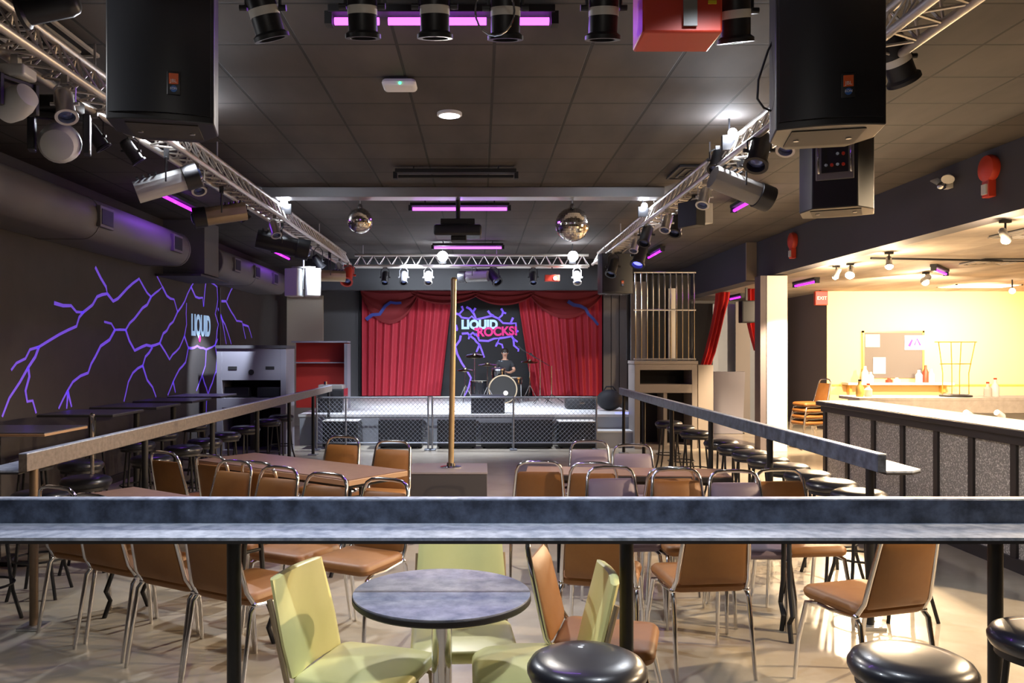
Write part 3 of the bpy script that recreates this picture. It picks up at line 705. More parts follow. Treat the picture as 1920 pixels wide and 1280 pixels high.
# swags and blue ties
def swag(x0, x1, z, drop, parent, m='curtain_deep'):
    vs = []; fs = []; n = 24; k = 9
    for s_ in (0, 1):
        for j in range(k+1):
            v = j/k
            for i in range(n+1):
                u = i/n; sag = drop*v*(1-(2*u-1)**2)**.8
                vs.append((x0+(x1-x0)*u, -.24-.03*math.sin(v*PI*5)+s_*.012, z-.08*v-sag))
    W = n+1; H = W*(k+1)
    for s_ in (0, 1):
        for j in range(k):
            for i in range(n):
                q = (s_*H+j*W+i, s_*H+j*W+i+1, s_*H+(j+1)*W+i+1, s_*H+(j+1)*W+i); fs.append(q if s_ else q[::-1])
    return MB().add(vs, fs).build('swag', m, parent)
v = thing('curtain_valance', 'dark red swagged valance across the top of the stage curtains', 'valance', (0, YB-.04, ST))
swag(-2.92, -1.5, 2.62, .75, v); swag(-1.7, .0, 2.62, .28, v); swag(-.2, 1.35, 2.62, .30, v); swag(1.2, 3.0, 2.62, .62, v)
mb = MB(); ribbon(mb, [bp(690, 600), bp(715, 590), bp(725, 575), bp(735, 568), bp(755, 569)], .045, .03, lambda u, w_: (u, YB-.33, w_), .06)
o = mb.build('curtain_tie', 'bluetie', smooth=False); tag(o, 'crumpled blue tie cloth on the left stage curtain', 'curtain tie')
mb = MB(); ribbon(mb, [bp(1062, 566), bp(1085, 575), bp(1100, 590), bp(1118, 610)], .045, .03, lambda u, w_: (u, YB-.33, w_), .06)
o = mb.build('curtain_tie', 'bluetie', smooth=False); tag(o, 'crumpled blue tie cloth on the right stage curtain', 'curtain tie')
for o in COL.objects:
    if o.name.startswith('curtain_tie'):
        s_ = o.modifiers.new('solid', 'SOLIDIFY'); s_.thickness = .012
# centre lightning (5.82x view, origin 840,560) and lettering
def cb(cx, cy): p = at(840+cx/5.82, 560+cy/5.82, YB-.0); return (p.x-.3, p.z-ST)
CB = [[(85,160),(120,170),(150,205),(230,215),(260,190),(300,230)],[(150,80),(165,120),(120,170)],[(200,90),(240,110),(280,160),(310,225),(400,205),(480,185),(550,215),(600,265),(690,270),(740,265),(745,330),(745,400)],[(300,100),(270,150)],
 [(435,130),(460,165),(500,185)],[(580,105),(600,140),(590,180),(550,215)],[(600,150),(635,158)],[(710,205),(690,250),(680,265)],[(85,285),(100,330),(95,350)],[(745,350),(770,355)],
 [(300,395),(270,370),(235,400),(225,440)],[(150,380),(215,375),(235,400),(290,440),(310,470),(345,500),(375,580),(395,640)],[(140,400),(130,450),(80,520),(100,600),(150,700),(210,790),(250,860),(235,930),(175,1060)],
 [(345,500),(310,580)],[(330,420),(340,455),(440,460),(500,435),(560,430),(540,480),(590,500),(600,540)],[(540,480),(520,520)],[(690,400),(715,440),(720,510),(770,550),(765,575)],[(715,440),(760,470)],[(300,380),(330,420)],[(560,430),(690,410)]]
mb = MB()
for ln in CB: ribbon(mb, [cb(*p) for p in ln], .028, .02, lambda u, w_: (u, -.004, w_), .02)
mb.build('lightning_bolts', 'bolt', bd, smooth=False)
p = at(899, 609, YB); text_part('LIQUID', .30, 'lettering', 'logo', bd, (p.x-.3, -.02, p.z-ST), (PI/2, 0, 0), .004, .92, .016)
p = at(932, 622, YB); text_part('ROCKS!', .30, 'lettering', 'pink', bd, (p.x-.3, -.035, p.z-ST), (PI/2, -.04, 0), .004, .95, .012)
p = at(892, 617, YB); mb = MB(); mb.sph((p.x-.3, -.04, p.z-ST), .04, 8, (1, .2, 1)); mb.build('red_drop', 'pink', bd)
# grey planks right of the curtain
t = thing('plank_partition', 'grey vertical plank partition right of the stage curtains', 'partition', (3.0, 20.3, ST))
for k in range(5): B(.03+k*.2, .215+k*.2, 0, .03, 0, 2.9).build('plank', 'plank', t, bevel=.004)
# bass drum etc.
DY = 17.9; DXc = .49
t = thing('bass_drum', 'black bass drum standing on the stage with dark front head', 'drum', (DXc, DY, ST))
RX = Matrix.Rotation(PI/2, 3, 'X')
MB().lathe([(.29, -.2), (.295, -.2), (.295, .2), (.29, .2)], (0, .0, .30), 40, RX).build('shell', 'drumshell', t)
for s_ in (-1, 1): MB().lathe([(.285, -.02), (.31, -.02), (.31, .02), (.285, .02), (.285, -.02)], (0, s_*.2, .30), 40, RX).build('hoop', 'tan_metal', t)
MB().lathe([(.286, 0), (.286, .006), (.001, .01)], (0, -.195, .30), 40, RX).build('drum_head', 'drumhead', t)
MB().lathe([(.05, 0), (.05, .006), (.001, .006)], (.06, -.206, .22), 20, RX).build('port_ring', 'creamhead', t)
for s_ in (-1, 1): MB().cyl((s_*.26, -.1, .18), (s_*.36, -.25, .0), .010, n=8).build('spur', 'chrome', t)
def drum(name, x, y, z, r, h, label, shell='drumshell', head='creamhead', legs=True, tilt=0):
    t = thing(name, label, 'drum', (x, y, ST)); R = Matrix.Rotation(tilt, 3, 'X'); z -= ST
    MB().lathe([(r, -h), (r, 0)], (0, 0, z), 28, R).build('shell', shell, t)
    MB().lathe([(r*1.01, -.02), (r*1.05, -.02), (r*1.05, .012), (r*.99, .012), (r*.99, 0)], (0, 0, z), 28, R).build('rim', 'chrome', t)
    MB().lathe([(r*.98, .004), (r*.98, .008), (.001, .008)], (0, 0, z), 28, R).build('drum_head', head, t)
    for k in range(6):
        a = k*PI/3; MB().box(-.012, .012, -.01, .01, -h*.7, -h*.3, Matrix.Rotation(a, 3, 'Z'), (math.cos(a)*r*1.03, math.sin(a)*r*1.03, z)).build('lug', 'chrome', t)
    if legs:
        for k in range(3):
            a = k*2*PI/3+.5; MB().tube([(math.cos(a)*r*1.05, math.sin(a)*r*1.05, z-h*.5), (math.cos(a)*r*1.1, math.sin(a)*r*1.1, .05), (math.cos(a)*r*1.3, math.sin(a)*r*1.3, 0.008)], .009, 6).build('leg', 'chrome', t)
    return t
drum('snare_drum', .74, 18.05, 1.08, .17, .14, 'snare drum with cream head right above the bass drum')
drum('floor_tom', -.02, 18.15, 1.00, .19, .36, 'black floor tom with chrome legs left of the bass drum')
drum('rack_tom', .40, 17.95, 1.28, .14, .20, 'small black tom above the bass drum', head='drumhead', legs=False, tilt=.12)
for c in list(COL.objects):
    if c.name == 'rack_tom': MB().cyl((0, 0, .56), (0, -.02, .60), .015, n=8).build('mount', 'chrome', c)
def cymbal(x, y, z, r, label, tilt=.15):
    t = thing('cymbal_stand', label, 'cymbal', (x, y, ST)); h = z-ST
    MB().lathe([(r, 0), (r*.95, .012), (r*.25, .035), (r*.18, .06), (.001, .065)], (0, 0, h), 30, Matrix.Rotation(tilt, 3, 'X')).build('cymbal_plate', 'cymbal', t)
    MB().cyl((0, 0, .2), (0, 0, h+.08), .010, n=8).build('pole', 'chrome', t)
    for k in range(3):
        a = k*2*PI/3+.3; MB().tube([(0, 0, .38), (math.cos(a)*.2, math.sin(a)*.2, .02), (math.cos(a)*.24, math.sin(a)*.24, .006)], .008, 6).build('leg', 'chrome', t)
cymbal(-.12, 18.35, 1.55, .20, 'highest gold cymbal on a stand left of the drummer', .25)
cymbal(-.32, 18.0, 1.24, .17, 'low gold cymbal on a stand at the left end of the drum kit')
cymbal(.16, 17.55, 1.36, .20, 'gold cymbal just above the bass drum', .1)
cymbal(1.10, 18.3, 1.42, .19, 'gold cymbal on a stand right of the drummer')
def mic_stand(x, y, h, label):
    t = thing('microphone_stand', label, 'microphone stand', (x, y, ST))
    MB().cyl((0, 0, .06), (0, 0, h), .011, n=8).build('pole', 'chrome', t)
    for k in range(3):
        a = k*2*PI/3; MB().tube([(0, 0, .18), (math.cos(a)*.26, math.sin(a)*.26, .006)], .008, 6).build('leg', 'black', t)
    MB().cyl((-.05, 0, h), (-.35, -.05, h+.18), .007, n=6).build('boom_arm', 'black', t)
    MB().lathe([(.012, 0), (.016, .1), (.026, .12), (.026, .15), (.001, .17)], (-.35, -.05, h+.17), 12, Matrix.Rotation(-.9, 3, 'Y')).build('microphone', 'black', t)
mic_stand(1.28, 17.6, .95, 'chrome microphone stand right of the drums')
mic_stand(1.55, 17.9, .80, 'shorter microphone stand at far right of the drums')
t = thing('drum_throne', 'round black drum stool under the drummer', 'stool', (.56, 18.72, ST)); t.scale = (.86, .86, .86)
MB().lathe([(.001, .42), (.16, .42), (.17, .45), (.16, .48), (.001, .49)], n=24).build('seat', 'blkvinyl', t)
MB().cyl((0, 0, .08), (0, 0, .42), .02, n=10).build('post', 'chrome', t)
for k in range(3): a = k*2*PI/3; MB().tube([(0, 0, .25), (math.cos(a)*.24, math.sin(a)*.24, .008)], .01, 6).build('leg', 'chrome', t)

# drummer ------------------------------------------------------
def skin_mesh(name, verts, edges, radii, m, parent, root=0, sub=2):
    me = bpy.data.meshes.new(name); me.from_pydata(verts, edges, []); me.update()
    o = bpy.data.objects.new(name, me); COL.objects.link(o); o.parent = parent
    me.materials.append(M[m])
    sk = o.modifiers.new('skin', 'SKIN'); sk.use_smooth_shade = True
    for i, r in enumerate(radii):
        d = me.skin_vertices[0].data[i]; rr = r if isinstance(r, tuple) else (r, r); d.radius = rr; d.use_root = (i == root)
    s_ = o.modifiers.new('sub', 'SUBSURF'); s_.levels = sub; s_.render_levels = sub
    return o
per = thing('person', 'person in a black printed shirt seated playing behind the drum kit', 'person', (.56, 18.72, ST))
per.scale = (.86, .86, .86)
V = [(0,0,.56),(0,-.01,.70),(0,-.03,.86),(0,-.05,1.00),(0,-.06,1.08),(0,-.07,1.14),(0,-.10,1.22),(0,-.10,1.30),      # 0-7 spine, neck, head
     (.17,-.05,.99),(.25,-.14,.80),(.12,-.34,.74),(.06,-.40,.75),      # 8-11 left arm (viewer right)
     (-.17,-.05,.99),(-.27,-.14,.80),(-.22,-.38,.80),(-.21,-.46,.82),  # 12-15
     (.10,-.02,.53),(.19,-.42,.54),(.20,-.40,.10),(.21,-.52,.05),      # 16-19 leg
     (-.10,-.02,.53),(-.19,-.42,.54),(-.20,-.40,.10),(-.21,-.52,.05)]
E = [(0,1),(1,2),(2,3),(3,4),(4,5),(5,6),(6,7),(3,8),(8,9),(9,10),(10,11),(3,12),(12,13),(13,14),(14,15),(0,16),(16,17),(17,18),(18,19),(0,20),(20,21),(21,22),(22,23)]
Rr = [(.15,.11),(.13,.10),(.15,.11),(.14,.09),.055,.055,(.075,.09),(.075,.085),.06,.043,.032,.026,.06,.043,.032,.026,.09,.065,.042,.04,.09,.065,.042,.04]
def hand(V, E, R, base, d, side):
    d = Vector(d).normalized(); s_ = Vector(side).normalized(); up = d.cross(s_); b0 = Vector(V[base])
    palm = b0+d*.055; V.append(tuple(palm)); R.append((.030, .016)); E.append((base, len(V)-1)); pi_ = len(V)-1
    for k, L in enumerate((.062, .070, .066, .052)):
        o = s_*(k-1.5)*.020; q = [palm+d*.02+o, palm+d*(.02+L*.5)+o+up*.012, palm+d*(.02+L*.75)+o+up*.034]
        prev = pi_
        for i, p_ in enumerate(q): V.append(tuple(p_)); R.append(.0085-.001*i); E.append((prev, len(V)-1)); prev = len(V)-1
    prev = pi_
    for i, p_ in enumerate([palm-d*.01-s_*.035, palm+d*.02-s_*.045+up*.012]): V.append(tuple(p_)); R.append(.0095-.001*i); E.append((prev, len(V)-1)); prev = len(V)-1
hand(V, E, Rr, 11, (-.4, -.5, .05), (.6, -.5, 0)); hand(V, E, Rr, 15, (.1, -.8, .1), (1, .1, 0))
body = skin_mesh('body', V, E, Rr, 'skin', per)
sv = [(0,0,.56),(0,-.01,.70),(0,-.03,.86),(0,-.05,1.00),(0,-.058,1.055),(.17,-.05,.995),(.235,-.12,.86),(-.17,-.05,.995),(-.245,-.12,.86)]
skin_mesh('shirt', sv, [(0,1),(1,2),(2,3),(3,4),(3,5),(5,6),(3,7),(7,8)], [(.165,.125),(.145,.115),(.165,.125),(.155,.105),.07,.075,.065,.075,.065], 'shirt', per)
skin_mesh('trousers', [(0,0,.55),(.10,-.02,.53),(.19,-.42,.54),(.20,-.40,.14),(-.10,-.02,.53),(-.19,-.42,.54),(-.20,-.40,.14)], [(0,1),(1,2),(2,3),(0,4),(4,5),(5,6)], [(.16,.12),.10,.075,.052,.10,.075,.052], 'trousers', per)
MB().sph((0, -.085, 1.30), .098, 12, (.92, 1.08, .85)).build('hair', 'hair', per)
for s_ in (-1, 1):
    MB().sph((s_*.030, -.180, 1.255), .012, 8).build('eye', 'eye', per)
    MB().sph((s_*.080, -.09, 1.245), .022, 8, (.4, .8, 1.2)).build('ear', 'skin', per)
    MB().tube([(s_*.03, -.185, 1.278), (s_*.05, -.175, 1.275)], .005, 6).build('eyebrow', 'hair', per)
    MB().rbox(s_*.205-.045, s_*.205+.045, -.60, -.36, 0, .08, .03).build('shoe', 'black', per)
MB().tube([(0, -.185, 1.25), (0, -.207, 1.22), (0, -.188, 1.212)], [.008, .014, .008], 8).build('nose', 'skin', per)
MB().tube([(-.025, -.178, 1.188), (0, -.186, 1.186), (.025, -.178, 1.188)], .006, 6).build('mouth', 'curtain_deep', per)
for s_, (a, b) in ((1, ((.58, 18.36, ST+.655), (.36, 18.12, ST+.70))), (-1, ((.38, 18.29, ST+.705), (.33, 17.98, ST+.73)))):
    o = MB().cyl(a, b, .007, .005, 8).build('drumstick', 'woodedge'); tag(o, 'wooden drumstick in the drummer\'s %s hand as seen' % ('right' if s_ > 0 else 'left'), 'drumstick')

# floor monitor, cabinets in front of the stage
t = thing('floor_monitor', 'black wedge monitor speaker on the stage edge before the bass drum', 'loudspeaker', (.14, 14.9, ST))
mb = MB(); mb.prism([(-.2, 0), (.2, 0), (.2, .12), (.05, .33), (-.2, .31)], -.30, .30, lambda u, v_, q: (q, u, v_)); mb.build('cabinet', 'spk', t, bevel=.008)
B(-.27, .27, -.212, -.2, .03, .29).build('grille', 'grille', t)
for (x, w_, h, lab) in [(-2.38, .60, .47, 'leftmost grey speaker cabinet at the stage front behind the fence, top painted pale as if lit'), (-1.36, .74, .49, 'wide dark speaker cabinet left of the fence joint'), (-.40, .66, .49, 'dark speaker cabinet behind the brass pole at the stage front'),
        (.28, .52, .44, 'lower dark speaker cabinet under the wedge monitor'), (.90, .68, .49, 'dark speaker cabinet right of the wedge monitor at the stage front'), (1.66, .64, .46, 'rightmost speaker cabinet at the stage front, top painted pale as if lit')]:
    t = thing('speaker_cabinet', lab, 'loudspeaker', (x, 14.28, 0))
    pale = 'pale' in lab
    B(-w_/2, w_/2, -.22, .22, .03, h-.012).build('cabinet', 'spk', t, bevel=.008)
    B(-w_/2, w_/2, -.22, .22, h-.012, h).build('top_panel', 'offwhite' if pale else 'spk', t)  # off-white top stands in for light falling on a dark cabinet
    B(-w_/2+.02, w_/2-.02, -.235, -.22, .05, h-.04).build('grille', 'grille', t)
    for sx in (-1, 1):
        for sy in (-1, 1): MB().cyl((sx*(w_/2-.05), sy*.17, 0), (sx*(w_/2-.05), sy*.17, .03), .02, n=10).build('foot', 'black', t)
# chain-link fence
def fence(x0, x1, posts, label):
    y = 13.86; t = thing('chain_link_fence', label, 'fence', (0, y, 0)); H = .90
    for x in posts: MB().tube([(x, 0, 0), (x, 0, H)], .016, 10).build('post', 'fence', t)
    for x in posts: MB().rbox(x-.06, x+.06, -.10, .10, 0, .02, .008).build('post_foot', 'fence', t)
    MB().cyl((x0, 0, H-.02), (x1, 0, H-.02), .014, n=10).build('top_rail', 'fence', t)
    MB().cyl((x0, 0, .12), (x1, 0, .12), .012, n=8).build('bottom_rail', 'fence', t)
    mb = MB(); zt, zb = H-.03, .13; hh = zt-zb; k = x0-hh; r = .0022
    while k < x1:
        for d in (0, 1):
            a0, a1 = max(x0, k), min(x1, k+hh)
            if a1-a0 > .01:
                if d == 0: p0 = (a0, r, zb+(a0-k)); p1 = (a1, r, zb+(a1-k))
                else: p0 = (a0, -r, zt-(a0-k)); p1 = (a1, -r, zt-(a1-k))
                mb.tube([p0, p1], r, 4)
        k += .075
    mb.build('wire_mesh', 'fence', t)
fence(-2.74, -.87, [-2.74, -2.25, -.87], 'left chain-link fence panel in front of the stage')
fence(-.80, 1.95, [-.80, .56, 1.95], 'right, wider chain-link fence panel in front of the stage')

# left: console booth, red partition, amp rack
def booth(x, y, z0, W, H, Dp, m, label, holes=True):
    t = thing('dj_booth', label, 'booth', (x, y, z0)); fr = .09
    z1, z2, z3, z4 = H*.30, H*.42, H*.62, H*.72
    for s_ in (-1, 1): B(s_*W/2-(fr if s_ > 0 else 0), s_*W/2+(0 if s_ > 0 else fr), -Dp/2, Dp/2, 0, H).build('side_panel', m, t, bevel=.004)
    if holes:
        B(-W/2+fr, W/2-fr, -Dp/2, -Dp/2+.03, H*.70, H).build('front_panel', m, t)
        for x_ in (-.30, .30): B(x_-.07, x_+.07, -Dp/2-.006, -Dp/2, H*.80, H*.83).build('handle_slot', 'black', t)
        MB().lathe([(.045, 0), (.045, .012), (.001, .012)], (0, -Dp/2, H*.775), 18, RX).build('round_port', 'black', t)
        B(-W/2+fr, W/2-fr, -Dp/2, Dp/2, H*.44, H*.53).build('shelf', m, t)
    else:
        B(-W/2+fr, W/2-fr, -Dp/2, Dp/2, H*.93, H).build('front_panel', m, t)
        B(-W/2+fr, W/2-fr, -Dp/2, Dp/2, H*.66, H*.76).build('shelf', m, t)
    B(-W/2+fr, W/2-fr, -Dp/2, Dp/2, .0, .06).build('base_board', m, t)
    B(-.03, .03, -Dp/2+.05, Dp/2-.04, .06, H*.44 if holes else H*.66).build('divider', m if not holes else 'inside', t)
    B(-W/2+fr, W/2-fr, Dp/2-.03, Dp/2-.005, .06, H*.93).build('back_panel', 'inside', t)
    B(-W/2-.01, W/2+.01, -Dp/2-.02, Dp/2+.01, H, H+.05).build('top_board', 'header' if holes else m, t)
    return t
booth(-3.68, 13.6, 0, 1.12, 1.70, .6, 'boothgrey', 'tall grey console booth against the lightning wall with two dark openings')
for i, x in enumerate((-3.95, -3.42)):
    t = thing('amplifier', ['left', 'right'][i]+' dark box inside the upper opening of the grey booth', 'amplifier', (x, 13.62, .911))
    B(-.2, .2, -.2, .2, 0, .16).build('case', 'spk', t, bevel=.006); B(-.19, .19, -.206, -.2, .02, .14).build('face_plate', 'grille', t)
t = thing('red_shelf_partition', 'red panelled alcove with a thin shelf left of the stage', 'partition', (-3.08, 16.2, ST))
B(-.55, .50, .12, .15, .0, 1.30).build('back_panel', 'redwall', t); B(-.55, .46, -.12, .12, .88, .90).build('shelf', 'boothgrey', t)
B(.46, .52, -.25, .15, 0, 1.26).build('side_panel', 'boothgrey', t); B(-.56, .52, -.25, .15, 1.28, 1.31).build('top_board', 'boothgrey', t)
B(-4.30, -3.5, 18.4, 18.5, 0, 2.9).build('tmp', 'beige').name = 'beige_door_panel'
tag(bpy.data.objects['beige_door_panel'], 'tall beige panel between the lightning wall and the stage', 'panel')
t = thing('equipment_rack', 'black equipment rack with chrome top gear at the left edge of the stage', 'equipment rack', (-2.72, 15.2, ST))
B(-.25, .25, -.22, .22, 0, .42).build('case', 'spk', t, bevel=.01)
B(-.22, .22, -.18, .18, .42, .50).build('mixer', 'fixg', t, bevel=.008)
for s_ in (-1, 1): B(s_*.24-.015, s_*.24+.015, -.235, .22, 0, .43).build('edge_rail', 'chrome', t)
MB().cyl((-.1, -.1, .50), (-.1, -.1, .56), .03, n=12).build('knob', 'chrome', t)
t = thing('duffel_bag', 'lumpy black bag on the right end of the stage', 'bag', (2.43, 15.5, ST))
MB().sph((0, 0, .20), .22, 12, (1.1, .8, .9)).build('bag_body', 'black', t)
MB().tube([(-.12, 0, .37), (-.06, 0, .45), (.06, 0, .45), (.12, 0, .37)], .014, 8).build('handle', 'black', t)
t = thing('equipment_case', 'low black case left of the black bag on the stage', 'case', (1.95, 16.0, ST))
MB().rbox(-.3, .3, -.2, .2, 0, .22, .05).build('case_body', 'black', t); B(-.05, .05, -.21, -.195, .1, .14).build('latch', 'chrome', t)
for (x, lab) in ((2.42, 'small blue indicator light bar at the stage edge right of the black bag'),):
    o = B(x, x+.25, 14.75, 14.79, ST, ST+.02).build('led_bar', 'blueled'); tag(o, lab, 'led light')
o = B(.60, 1.40, 15.5, 16.6, ST, ST+.006).build('stage_mat', 'offwhite', bevel=.002); tag(o, 'pale mat on the stage floor below the bass drum', 'mat')

# right: barred booth
t = booth(3.15, 14.3, 0, 1.06, 1.44, .6, 'boothtan', 'tan framed booth with cubbies under the vertical bars', False)
t = thing('barred_cage', 'tall screen of vertical steel bars above the tan booth', 'cage', (3.15, 14.3, 1.50))
for k in range(11):
    x = -.50+k*.1; MB().cyl((x, -.2, 0), (x, -.2, 1.50), .014, n=8).build('bar', 'chrome', t)
for z in (.02, .86, 1.50): MB().cyl((-.53, -.2, z), (.53, -.2, z), .016, n=8).build('cross_rail', 'steel', t)
B(-.56, .56, .28, .31, 0, 1.5).build('rear_panel', 'inside', t)
B(-.5, -.22, .22, .27, 0, 1.38).build('grey_panel', 'plank', t, bevel=.003); B(.16, .28, .20, .26, 0, 1.26).build('white_post', 'column', t, bevel=.003)
o = B(3.72, 3.98, 14.1, 14.5, 0, 1.42).build('wooden_pillar', 'boothtan', bevel=.005); tag(o, 'short square tan pillar standing right of the cubby booth', 'pillar')
# back room beyond the column
o = B(4.9, 5.9, 18.6, 18.7, 0, 2.72).build('tmp', 'panelgrey', smooth=False); o.name = 'pale_wall_panel'; tag(o, 'pale grey wall panel behind the red drape', 'wall panel')
o = B(6.1, 6.75, 19.2, 19.3, 0, 2.75).build('tmp', 'panelgrey', smooth=False); o.name = 'pale_wall_panel'; tag(o, 'narrow pale wall panel left behind the white column', 'wall panel')
o = B(5.66, 5.98, 18.30, 18.36, 0, 2.75).build('grey_wall_post', 'plank', smooth=False); tag(o, 'darker grey post between the two pale wall panels in the back room', 'post')
def drape(p, lab):
    # slanted gathered cloth: list of (z, x0, x1) at depth y
    y = p[0]; rows = p[1]; n = 24; vs = []; fs = []
    for s_ in (0, 1):
        for z, a, b in rows:
            for i in range(n+1): u = i/n; vs.append((a+(b-a)*u, y+.04*math.cos(u*PI*6)+s_*.015, z))
    W = n+1; H = W*len(rows)
    for s_ in (0, 1):
        for j in range(len(rows)-1):
            for i in range(n): q = (s_*H+j*W+i, s_*H+j*W+i+1, s_*H+(j+1)*W+i+1, s_*H+(j+1)*W+i); fs.append(q if s_ else q[::-1])
    for j in range(len(rows)-1): fs.append((j*W, H+j*W, H+(j+1)*W, (j+1)*W)); fs.append((j*W+n, (j+1)*W+n, H+(j+1)*W+n, H+j*W+n))
    o = MB().add(vs, fs).build('red_drape', 'drape'); tag(o, lab, 'curtain')
def row(py, a, b, D): p = at(a, py, D); return (p.z, p.x, at(b, py, D).x)
drape((17.6, [row(690, 1313, 1332, 17.6), row(660, 1322, 1343, 17.6), row(620, 1332, 1353, 17.6), row(590, 1338, 1360, 17.6), row(562, 1342, 1368, 17.6), row(547, 1343, 1370, 17.6)]), 'red drape pulled aside to the left beyond the barred booth')
drape((16.6, [row(657, 1415, 1424, 16.6), row(632, 1408, 1426, 16.6), row(607, 1402, 1426, 16.6), row(590, 1402, 1426, 16.6), row(541, 1402, 1426, 16.6)]), 'red drape corner showing just left of the white column')
o = B(4.6, 4.72+.35, 18.0, 18.1, 0, 2.70).build('dark_doorway_panel', 'inside'); tag(o, 'dark panel behind the left red drape', 'panel')
t = thing('hanging_loudspeaker', 'small black loudspeaker high on the wall left of the white column', 'loudspeaker', (5.29, 16.4, 2.22))
MB().rbox(-.13, .13, -.12, .12, 0, .44, .015).build('cabinet', 'spk', t); B(-.11, .11, -.135, -.12, .03, .41).build('grille', 'grille', t); B(-.02, .02, 0, .04, .44, .70).build('bracket', 'spk', t)
t = thing('easel_sign', 'grey leaning board on the floor beyond the booth', 'board', (4.95, 16.6, 0))
MB().box(-.30, .32, -.02, .02, .0, 1.25, Matrix.Rotation(.12, 3, 'X'), (0, 0, .01)).build('board_panel', 'boothgrey', t); B(-.34, .36, -.0, .20, .0, .02).build('board_foot', 'black', t)

# brass pole and plinth
t = thing('dance_pole_plinth', 'grey square plinth holding the brass pole in the middle of the floor', 'plinth', (-.32, 8.53, 0))
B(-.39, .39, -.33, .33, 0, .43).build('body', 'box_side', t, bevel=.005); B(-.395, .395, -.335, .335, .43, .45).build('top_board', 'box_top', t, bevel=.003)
t = thing('dance_pole', 'tall brass pole standing on the grey plinth', 'pole', (-.30, 8.53, .45))
mb = MB(); mb.cyl((0, 0, 0), (.03, 0, 1.93), .029, n=20); mb.build('tube', 'brass', t)
MB().lathe([(.11, 0), (.11, .012), (.045, .02), (.04, .05), (.001, .05)], n=24).build('base_flange', 'chrome', t)
MB().lathe([(.029, 0), (.032, .01), (.02, .03), (.001, .032)], (.03, 0, 1.93), 20).build('cap', 'brass', t)
# ================================================================== RAILS
def rail(name, loc, rz, L, posts, label, face='lam', top='lamtop', postm='post', side=1, feet=True):
    # local X along the rail; upstand at y=0..+.04; ledge on the -Y side
    t = thing(name, label, 'drink rail', loc, rz)
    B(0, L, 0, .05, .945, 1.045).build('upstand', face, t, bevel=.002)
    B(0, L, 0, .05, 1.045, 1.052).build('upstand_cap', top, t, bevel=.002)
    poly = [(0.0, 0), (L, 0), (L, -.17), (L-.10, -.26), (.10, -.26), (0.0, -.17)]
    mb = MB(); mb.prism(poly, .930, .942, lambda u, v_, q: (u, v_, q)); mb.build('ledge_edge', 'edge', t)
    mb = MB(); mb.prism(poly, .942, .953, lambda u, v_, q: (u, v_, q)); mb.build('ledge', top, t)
    for x in posts:
        p_ = MB().cyl((x, -.16, .02), (x, -.16, .93), .027, n=16).build('post', postm, t)
        MB().rbox(x-.07, x+.07, -.23, -.09, 0, .02, .004).build('base_plate', 'steel', p_)
    return t
rail('drink_rail', (-3.1, 3.32, 0), 0, 6.2, [.66, 2.16, 3.66, 5.07], 'long slate laminate drink rail across the foreground on black posts')
# side rails: ledge to the outside of the pit
t = thing('drink_rail', 'taupe laminate drink rail along the left side of the floor', 'drink rail', (-2.63, 4.80, 0), PI/2)
def side_rail(t, L, posts, sgn, face, top, pm):
    a, b = (0, .05) if sgn > 0 else (-.05, 0)
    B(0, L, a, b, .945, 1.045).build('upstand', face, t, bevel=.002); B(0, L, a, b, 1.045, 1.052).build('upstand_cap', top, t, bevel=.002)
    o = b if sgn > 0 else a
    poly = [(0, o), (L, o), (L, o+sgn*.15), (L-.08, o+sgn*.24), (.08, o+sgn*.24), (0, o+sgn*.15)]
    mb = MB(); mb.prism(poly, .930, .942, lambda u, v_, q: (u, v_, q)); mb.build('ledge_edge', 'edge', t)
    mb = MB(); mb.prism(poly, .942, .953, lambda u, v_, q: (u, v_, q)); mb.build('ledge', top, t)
    for i, x in enumerate(posts):
        p_ = MB().cyl((x, (a+b)/2, .02), (x, (a+b)/2, .945), .025, n=14).build('post', pm(i), t)
        MB().rbox(x-.07, x+.07, (a+b)/2-.07, (a+b)/2+.07, 0, .02, .004).build('base_plate', 'steel', p_)
side_rail(t, 9.9, [.12, 1.75, 3.4, 5.05, 6.7, 8.35, 9.7], 1, 'lambrown', 'lamtop', lambda i: 'bronze' if i == 0 else 'post')
t = thing('drink_rail', 'slate laminate drink rail along the right side of the floor beside the bar', 'drink rail', (2.30, 4.78, 0), PI/2)
side_rail(t, 8.9, [.15, 1.85, 3.55, 5.25, 6.95, 8.6], -1, 'lam', 'lamtop', lambda i: 'post')
# ================================================================== STOOLS, CHAIRS, TABLES
def make_stool(loc, rz, label, group=None, h=.71):
    t = thing('bar_stool', label, 'bar stool', loc, rz, group)
    r = .185
    MB().lathe([(.001, h), (r*.55, h-.003), (r*.80, h-.010), (r*.93, h-.022), (r, h-.042), (r*1.0, h-.055), (r*.95, h-.075), (r*.90, h-.082), (.001, h-.082)], n=48).build('seat', 'blkvinyl', t)
    MB().lathe([(r*.88, h-.082), (r*.88, h-.105), (.001, h-.105)], n=32).build('seat_ring', 'edge', t)
    for k in range(4):
        a = PI/4+k*PI/2; c, s_ = math.cos(a), math.sin(a)
        MB().tube([(c*.12, s_*.12, h-.10), (c*.15, s_*.15, .30), (c*.165, s_*.165, .18), (c*.215, s_*.215, .0)], .0115, 8).build('leg', 'post', t)
    MB().tube([(math.cos(q)*.168, math.sin(q)*.168, .25) for q in [k*2*PI/24 for k in range(24)]], .008, 6, closed=True).build('foot_ring', 'post', t)
    return t
FS = 'black stools in front of the foreground rail'
s0 = make_stool((.33, 2.55, 0), .2, 'black round bar stool in the foreground right of the small round table', FS)
dup(s0, (1.337, 2.56, 0), .3, 'black round bar stool in the foreground with a light-washed seat at lower right', FS)
